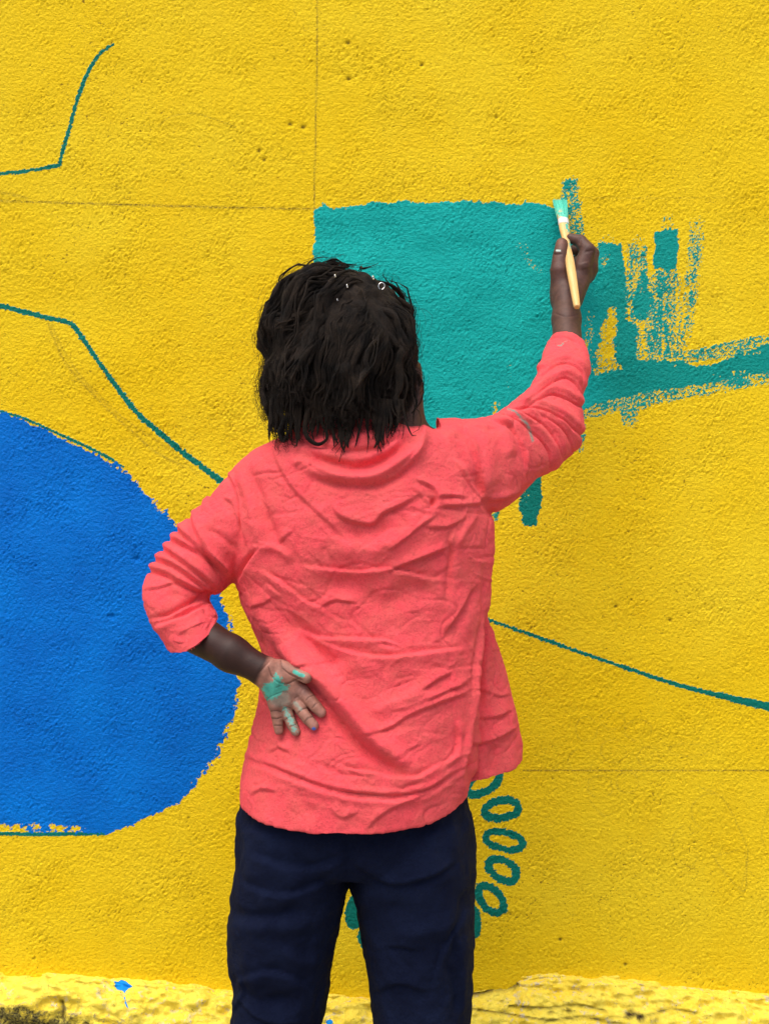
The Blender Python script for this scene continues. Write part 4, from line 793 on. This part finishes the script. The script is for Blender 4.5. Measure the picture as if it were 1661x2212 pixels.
def grow(n, seed, layer, steps=38, ds=.0092, vlo=885, vhi=985, curl=1.0, spread=.004, bb=2.4):
    r = np.random.default_rng(seed)
    crown = np.array([.42, -.42, .80]); crown /= np.linalg.norm(crown)
    q = r.standard_normal((n, 3)); q /= np.linalg.norm(q, axis=1, keepdims=True)
    q[:, 1] = np.where(q[:, 1] > .45, -q[:, 1], q[:, 1]); q[:, 2] = np.where(r.random(n) < .82, np.abs(q[:, 2]), q[:, 2] * .6)
    lay = layer + r.uniform(-spread, spread, n) + .020 * lump(q); p = HE + q * (HR + lay[:, None])
    d0 = q - crown; d0 -= (d0 * q).sum(1, keepdims=True) * q; d0 /= np.linalg.norm(d0, axis=1, keepdims=True) + 1e-6
    wl = np.clip(.65 - q[:, :1], 0, 1.3); d = d0 + np.array([-1.9, 0, 0.15]) * wl * np.clip(q[:, 2:] * 3, 0, 1) + .8 * np.stack([lump(q + 9), lump(q + 19), lump(q + 29)], 1); d /= np.linalg.norm(d, axis=1, keepdims=True)
    ph = r.uniform(0, 6.28, (n, 3)); fr = r.uniform(70, 190, (n, 1)); amp = r.uniform(.10, .42, (n, 1)) * curl; out = [p.copy()]
    zend = np.array([A3(0, v, -.56)[2] for v in vlo + (vhi - vlo) * r.beta(1.0, bb, n)])
    side = np.clip((HE[0] - p[:, 0]) / .1, 0, 1); zend += side * r.uniform(.0, .035, n); zend += np.clip((p[:, 0] - HE[0] - .05) / .05, 0, 1) * .014
    fro = p[:, 1] > -.44; zend = np.where(fro, zend + .03, zend)
    alive = np.ones(n, bool); L = np.zeros(n); kick = r.standard_normal((n, 3)) * .5
    grav = r.uniform(.12, .26, n)[:, None]
    for s in range(steps):
        near = np.clip(1 - (p[:, 2] - zend) / .05, 0, 1)[:, None]
        d = d + np.array([0, 0, -1.]) * grav * min(1, .35 + s * .08); d += amp * (.30 + .9 * near) * np.sin(ph + fr * L[:, None]); d += kick * near * .16; d /= np.linalg.norm(d, axis=1, keepdims=True)
        step = np.where(alive, ds, ds * .02)[:, None]; p = p + d * step; L += step[:, 0]
        e = (p - HE) / (HR + lay[:, None]); rr = np.linalg.norm(e, axis=1, keepdims=True)
        target = HE + (e / rr) * (HR + lay[:, None]); free = (p[:, 2] < HE[2] - .012)[:, None]
        p = np.where(free, p, target)
        if s > 2: d = np.where(free, d, (p - out[-1]) / (np.linalg.norm(p - out[-1], axis=1, keepdims=True) + 1e-9))
        flare = np.where(p[:, :1] < HE[0] - .05, .10, .55)
        d = d + free * np.array([1, 1.2, 0]) * (HE - p) * flare * .8; d /= np.linalg.norm(d, axis=1, keepdims=True)
        lim = HE[0] - .0985 + .22 * np.maximum(0, HE[2] - .035 - p[:, 2:]) - .007 * np.sin(ph[:, :1] * 3); p[:, :1] = np.where(p[:, :1] < lim, lim + (p[:, :1] - lim) * .25, p[:, :1])
        alive &= p[:, 2] > zend; out.append(p.copy())
    return np.stack(out, 1), r
def crimp(PLs, a, seed):
    w_ = np.random.default_rng(seed).standard_normal(PLs.shape); w_[:, 1:-1] = .5 * w_[:, 1:-1] + .25 * (w_[:, :-2] + w_[:, 2:])
    L = np.linalg.norm(np.diff(PLs, axis=1, append=PLs[:, -1:]), axis=2, keepdims=True); return PLs + a * w_ * np.clip(L / .008 - .2, 0, 1)
def tousle(PLs):
    q = PLs.reshape(-1, 3); f_ = np.stack([vnoise(q, 24, 41, 2), vnoise(q, 24, 42, 2), vnoise(q, 24, 43, 2)], 1)
    o = q - HE; o /= np.linalg.norm(o, axis=1, keepdims=True); g_ = vnoise(q, (17, 17, 11), 44, 2)[:, None]
    top = np.clip((q[:, 2:] - HE[2] + .09) / .05, 0, 1)
    return (q + .011 * f_ + o * .018 * g_ * top).reshape(PLs.shape)
def keep_out(PL, off=.003):
    """let hanging hair rest on the collar instead of passing through the cloth"""
    PL = PL.copy(); sel = (SV[:, 2] > 1.20) & (SN2[:, 1] < .2); gx, gz, gy = SV[sel, 0], SV[sel, 2], SV[sel, 1]; G = {}
    for x, z, y in zip((gx / .004).astype(int), (gz / .004).astype(int), gy): G[(x, z)] = min(G.get((x, z), 9), y)
    for it in range(3):
        q = PL.reshape(-1, 3); low = np.nonzero(q[:, 2] < A3(0, 880, -.5)[2])[0]
        for i in low:
            y = G.get((int(q[i, 0] / .004), int(q[i, 2] / .004)))
            if y is not None and q[i, 1] > y - off and q[i, 1] < y + .10: q[i, 1] = y - off
        PL = q.reshape(PL.shape)
        if it < 2:
            for _ in range(3):
                sm = PL[:, 1:-1, 1] * .4 + .3 * (PL[:, :-2, 1] + PL[:, 2:, 1]); PL[:, 1:-1, 1] = np.minimum(PL[:, 1:-1, 1] + .002, sm)
    return PL
def taper(PLs, r, lo, hi, tip=.12):
    n_, s2, _ = PLs.shape; L = np.concatenate([np.zeros((n_, 1)), np.cumsum(np.linalg.norm(np.diff(PLs, axis=1), axis=2), 1)], 1); t = L / L[:, -1:]
    w_ = np.interp(t.ravel(), [0, .05, .13, .5, .8, 1], [.08, .45, 1, .95, .6, tip]).reshape(t.shape)
    return r.uniform(lo, hi, (n_, 1)) * w_ * (1 + .20 * np.sin(L * r.uniform(350, 700, (n_, 1)) + r.uniform(0, 6, (n_, 1))) + .12 * r.standard_normal(t.shape))
PL, rr_ = grow(330, 21, .001, vlo=838, vhi=985, bb=4.0, curl=1.5); PL = PL[~((PL[:, 0, 0] > HE[0] + .025) & (PL[:, 0, 2] > HE[2] + .06) & (PL[:, 0, 1] > HE[1] - .02))]; n, s_, _ = PL.shape
PL = tousle(crimp(PL, .0030, 1))
PL[:, 1:-1] = PL[:, 1:-1] * .5 + .25 * (PL[:, :-2] + PL[:, 2:]); PL = keep_out(PL)
rad = np.abs(taper(PL, rr_, .0026, .0056))
lone = catmull([A3(884, 800, -.50), A3(888, 825, -.505), A3(893, 845, -.51), A3(900, 868, -.515), A3(894, 890, -.52), A3(893, 912, -.525)], s_)[None]
LVt, LQt = tubes(np.concatenate([PL, lone]), np.concatenate([rad, .0021 * np.interp(np.linspace(0, 1, s_), [0, .5, 1], [.8, 1, .25])[None]]), 6)
# finer twisted ends between the thick locks
P2, r2_ = grow(240, 33, .005, vlo=862, vhi=990, curl=1.6, spread=.006, bb=1.8); P2 = keep_out(tousle(crimp(P2, .0015, 3)), .0035)
V2, Q2 = tubes(P2, np.abs(taper(P2, r2_, .0007, .0016, .25)), 5)
def f_hair(p):
    d = ell(p, HE, HR - .001); d = np.maximum(d, -(p[:, 2] - (HE[2] - .06)) ); d = smin(d, ell(p, HE + [.0, .012, -.030], HR * [.88, .85, .80]), .02)
    d = smin(d, np.maximum(ell(p, HC + [-.004, -.006, .016], (.0815, .096, .0965)), (HC[2] - .012) - p[:, 2]), .01)
    return np.maximum(d, (p[:, 1] - (HC[1] + .045 + (p[:, 2] - HC[2]) * .3)))
HV, HF = surface_net(f_hair, HE - .17, HE + .17, .004)
HN = normals_of(HV, HF); HV = HV + HN * (.006 * vnoise(HV, (45, 45, 14), 2, 3))[:, None]
# loose frizz
nf_ = 8000; li = rng.integers(0, n, nf_); st_ = rng.integers(0, s_ - 10, nf_); seg = 6
base = np.stack([PL[li, st_ + k] for k in range(seg)], 1); offs = rng.standard_normal((nf_, 1, 3)) * .0055
wob = np.cumsum(rng.standard_normal((nf_, seg, 3)) * .0019, 1); FP = base + offs + wob
FP += ((base - HE) / np.linalg.norm(base - HE, axis=2, keepdims=True)) * rng.uniform(0, .006, (nf_, 1, 1))
FR = np.full((nf_, seg), .00027) * np.linspace(1, .4, seg)[None]
FV, FQ = tubes(keep_out(FP, .0015), FR, 3)
# separate curling ends that fall over the collar
r4 = np.random.default_rng(77); tend = []; trad = []
for k in range(44):
    u0 = 582 + 290 * (k + r4.uniform(0, .9)) / 44; v1 = 935 + 56 * r4.beta(1.3, 1.2) - (28 if u0 > 845 or u0 < 615 else 0); tt_ = np.linspace(0, 1, 26); hook = r4.normal(0, 13); A_ = r4.uniform(1.5, 5.5); f_ = r4.uniform(3, 8); p_ = r4.uniform(0, 6.3)
    uu = u0 + A_ * np.sin(p_ + f_ * tt_) * tt_ ** .7 + hook * tt_ ** 2.4; vv = 862 + (v1 - 862) * (tt_ - .10 * np.clip(tt_ - .85, 0, 1) * abs(hook) * .3)
    tend.append(np.array([A3(a_, b_, -.558) for a_, b_ in zip(uu, vv)])); trad.append(r4.uniform(.0014, .0036) * np.interp(tt_, [0, .5, .8, 1], [1, .85, .5, .12]))
for pl, r_ in ([(597, 860), (603, 890), (613, 905), (606, 925), (603, 938), (612, 955), (620, 935)], .003), ([(668, 880), (661, 905), (659, 930), (668, 950), (688, 960), (706, 948), (707, 930)], .0034), ([(822, 870), (822, 900), (818, 930), (815, 955), (808, 968)], .0032), ([(735, 880), (734, 915), (739, 940), (748, 958)], .0030), ([(756, 880), (752, 915), (756, 935), (751, 955), (752, 968)], .0032), ([(590, 850), (586, 880), (588, 905), (585, 918)], .002):
    q_ = catmull([A3(a_, b_, -.56) for a_, b_ in pl], 26); tend.append(q_); trad.append(r_ * np.interp(np.linspace(0, 1, 26), [0, .6, .9, 1], [1, .8, .45, .15]))
P4 = keep_out(np.array(tend), .004); V4, Q4 = tubes(P4, np.array(trad), 7)
# a few thick fuzzy ropes over the crown
P3, r3_ = grow(85, 57, .0025, steps=34, vlo=832, vhi=915, curl=.9, spread=.002, bb=1.5); k3 = (P3[:, 0, 1] < HE[1] - .012) | (P3[:, 0, 0] < HE[0] - .03); k3 &= ~((P3[:, 0, 0] > HE[0] + .02) & (P3[:, 0, 2] > HE[2] + .05)); P3 = tousle(P3[k3]); V3, Q3 = tubes(P3, np.abs(taper(P3, r3_, .0045, .0078, .10)) * np.interp(np.arange(P3.shape[1]), [0, 4, 9], [.25, .7, 1])[None], 9)
N3 = V3 - np.repeat(P3.reshape(-1, 3), 9, 0); V3 = V3 + N3 * (.8 * vnoise(V3, 170, 3, 2))[:, None]
hv = np.concatenate([HV, LVt, FV, V2, V3, V4]); o_ = len(HV); hf = [HF]
for q_, m__ in ((LQt, len(LVt)), (FQ, len(FV)), (Q2, len(V2)), (Q3, len(V3)), (Q4, len(V4))): hf.append(q_ + o_); o_ += m__
hf = np.concatenate(hf)
mesh_obj('hair', hv, hf, hair_m, person)
# small silver rings threaded on the locks
silver = simple('silver', (0.85, 0.85, 0.85, 1), 0.25, 0.5, 50, .05, .0001, 1.0)
hv_u, hv_v = to_px(hv)
def torus(c, R, r, rot, sy=1.0):
    a_ = np.linspace(0, 2 * np.pi, 20, endpoint=False); b_ = np.linspace(0, 2 * np.pi, 8, endpoint=False); A_, B_ = np.meshgrid(a_, b_, indexing='ij')
    v = np.stack([(R + r * np.cos(B_)) * np.cos(A_), r * np.sin(B_), sy * (R + r * np.cos(B_)) * np.sin(A_)], -1).reshape(-1, 3)
    cz, sz = math.cos(rot[1]), math.sin(rot[1]); v = v @ np.array([[cz, 0, sz], [0, 1, 0], [-sz, 0, cz]]).T
    cz, sz = math.cos(rot[0]), math.sin(rot[0]); v = v @ np.array([[cz, -sz, 0], [sz, cz, 0], [0, 0, 1]]).T
    i = np.arange(20)[:, None]; j = np.arange(8)[None]; q = np.stack([i * 8 + j, i * 8 + (j + 1) % 8, (i + 1) % 20 * 8 + (j + 1) % 8, (i + 1) % 20 * 8 + j], -1).reshape(-1, 4)
    return v + c, q
for u_, v_, R_r, rt in [(824, 618, .0040, (.2, .5)), (806, 600, .0022, (1.2, 0)), (750, 618, .0022, (1.4, .2)), (724, 596, .0018, (1.4, .4)), (729, 648, .0014, (1.3, .9))]:
    m_ = (np.abs(hv_u - u_) < 6) & (np.abs(hv_v - v_) < 6); yy = (hv[m_, 1].min() if m_.any() else HE[1] - .09) - .0015
    tv, tq = torus(P(u_, v_, yy), R_r, .0006, rt, 1.15); mesh_obj('hair_ring', tv, tq, silver, person)

# ------------------------------------------------------------------ paintbrush
brush = empty('paintbrush', tuple(B0), 'wooden paintbrush with teal loaded bristles held up against the wall', 'paintbrush')
ax = B1 - B0; Lb = np.linalg.norm(ax); ax /= Lb; sx = np.array([1., 0, 0]) - ax * ax[0]; sx /= np.linalg.norm(sx); sy = np.cross(ax, sx)
def brush_loft(st, M_=28, ex=2.2):
    th = np.linspace(0, 2 * np.pi, M_, endpoint=False); c, s = np.cos(th), np.sin(th); c = np.sign(c) * abs(c) ** (2 / ex); s = np.sign(s) * abs(s) ** (2 / ex)
    R = [B0 + ax * q[0] + c[:, None] * sx * q[1] + s[:, None] * sy * q[2] + (sx * q[3] if len(q) > 3 else 0) for q in st]
    V = np.concatenate(R + [[R[0].mean(0)], [R[-1].mean(0)]]); n = len(st); i = np.arange(n - 1)[:, None] * M_; j = np.arange(M_)[None]; k = (j + 1) % M_
    Q = np.stack([i + j, i + k, i + M_ + k, i + M_ + j], -1).reshape(-1, 4); j = np.arange(M_); k = (j + 1) % M_
    return V, [Q, np.concatenate([np.stack([np.full(M_, n * M_), k, j], 1), np.stack([np.full(M_, n * M_ + 1), (n - 1) * M_ + j, (n - 1) * M_ + k], 1)])]
def wood():
    m = M('varnished_wood'); g_ = m.noise(30, 4, .6, m.coord((6, 1, .6))); c = m.mix(m.rng(g_, .35, .65), (.72, .40, .13, 1), (.80, .50, .20, 1))
    p = m.math('MULTIPLY', m.attr('paint'), m.rng(m.noise(130, 3, .6), .44, .50)); c = m.mix(p, c, (.05, .42, .33, 1))
    return m.set(Base_Color=c, Roughness=.4, Specular_IOR_Level=.5)
f = lambda x: x * Lb
hst = catmull([(f(.235), .0085, .0055), (f(.27), .0088, .0058), (f(.33), .0078, .0056), (f(.40), .0062, .0055), (f(.48), .0062, .0056), (f(.58), .0074, .0064), (f(.70), .0076, .0064), (f(.85), .0066, .0058), (f(.97), .0056, .0052), (f(.995), .0048, .0046), (f(1.0), .003, .003)], 60)
v_, f_ = brush_loft(hst); tt = ((v_ - B0) @ ax) / Lb
side_ = (v_ - B0) @ sx
mesh_obj('handle', v_, f_, wood(), brush, dict(paint=np.clip((smoothstep(.36, .30, tt) * smoothstep(-.001, .003, side_) * 1.3) + .8 * smoothstep(.37, .42, tt) * smoothstep(.52, .46, tt) * smoothstep(0, .004, side_), 0, 1)))
bind = simple('white_binding', (.72, .72, .72, 1), .5, .4, 400, .3)
fst = [(f(.19), .0084, .0058), (f(.195), .0092, .0066), (f(.205), .0088, .0062), (f(.213), .0094, .0067), (f(.221), .0089, .0062), (f(.23), .0095, .0067), (f(.238), .0090, .0062), (f(.243), .0082, .0056)]
v_, f_ = brush_loft(fst); mesh_obj('ferrule', v_, f_, bind, brush)
def wet():
    m = M('wet_teal_bristles'); n = m.noise(60, 3, .6, m.coord((14, 4, 1))); c = m.mix(m.rng(n, .35, .7), (.05, .52, .39, 1), (.09, .62, .49, 1))
    c = m.mix(m.math('MULTIPLY', m.attr('dry'), m.rng(m.noise(110, 3, .6), .4, .5)), c, (.78, .48, .24, 1))
    return m.set(Base_Color=c, Roughness=.35, Specular_IOR_Level=.5, Normal=m.bump(n, .6, .002))
wm = wet()
bst = [(f(.20), .0084, .0058), (f(.16), .0094, .0060), (f(.11), .0108, .0054), (f(.06), .0116, .0040), (f(.02), .0117, .0026), (f(.0), .0112, .0016)][::-1]
v_, f_ = brush_loft(catmull(bst, 30), 40, 2.6); tt = ((v_ - B0) @ ax) / Lb; sd_ = (v_ - B0) @ sx
bris = mesh_obj('bristles', v_, f_, wm, brush, dict(dry=smoothstep(.09, .15, tt) * smoothstep(.002, -.005, sd_)))
# bristle ends, a ragged fan of hairs
nb_ = 260; a0 = rng.uniform(-1, 1, nb_); b0 = rng.uniform(-1, 1, nb_) * np.sqrt(1 - a0 ** 2 * .6); q = np.linspace(.16, -.012, 7)
HP = np.stack([B0 + ax * Lb * (k + (0 if i_ < 6 else 0)) + (a0 * np.interp(k, [-.01, .06, .16], [.0122, .0115, .0092]))[:, None] * sx + (b0 * np.interp(k, [-.01, .06, .16], [.0022, .0042, .0058]))[:, None] * sy for i_, k in enumerate(q)], 1)
HP += rng.standard_normal((nb_, 1, 3)) * .0005 + ax * (rng.uniform(0, .004, (nb_, 1, 1)) * np.linspace(0, 1, 7)[None, :, None])
v_, q_ = tubes(HP, np.full((nb_, 7), .00045) * np.linspace(1, .6, 7)[None], 4)
v_[:, 1] = np.minimum(v_[:, 1], -.0012)
bh = mesh_obj('bristle_tips', v_, q_, wm, brush, dict(dry=np.zeros(len(v_)))); bh['kind'] = 'stuff'
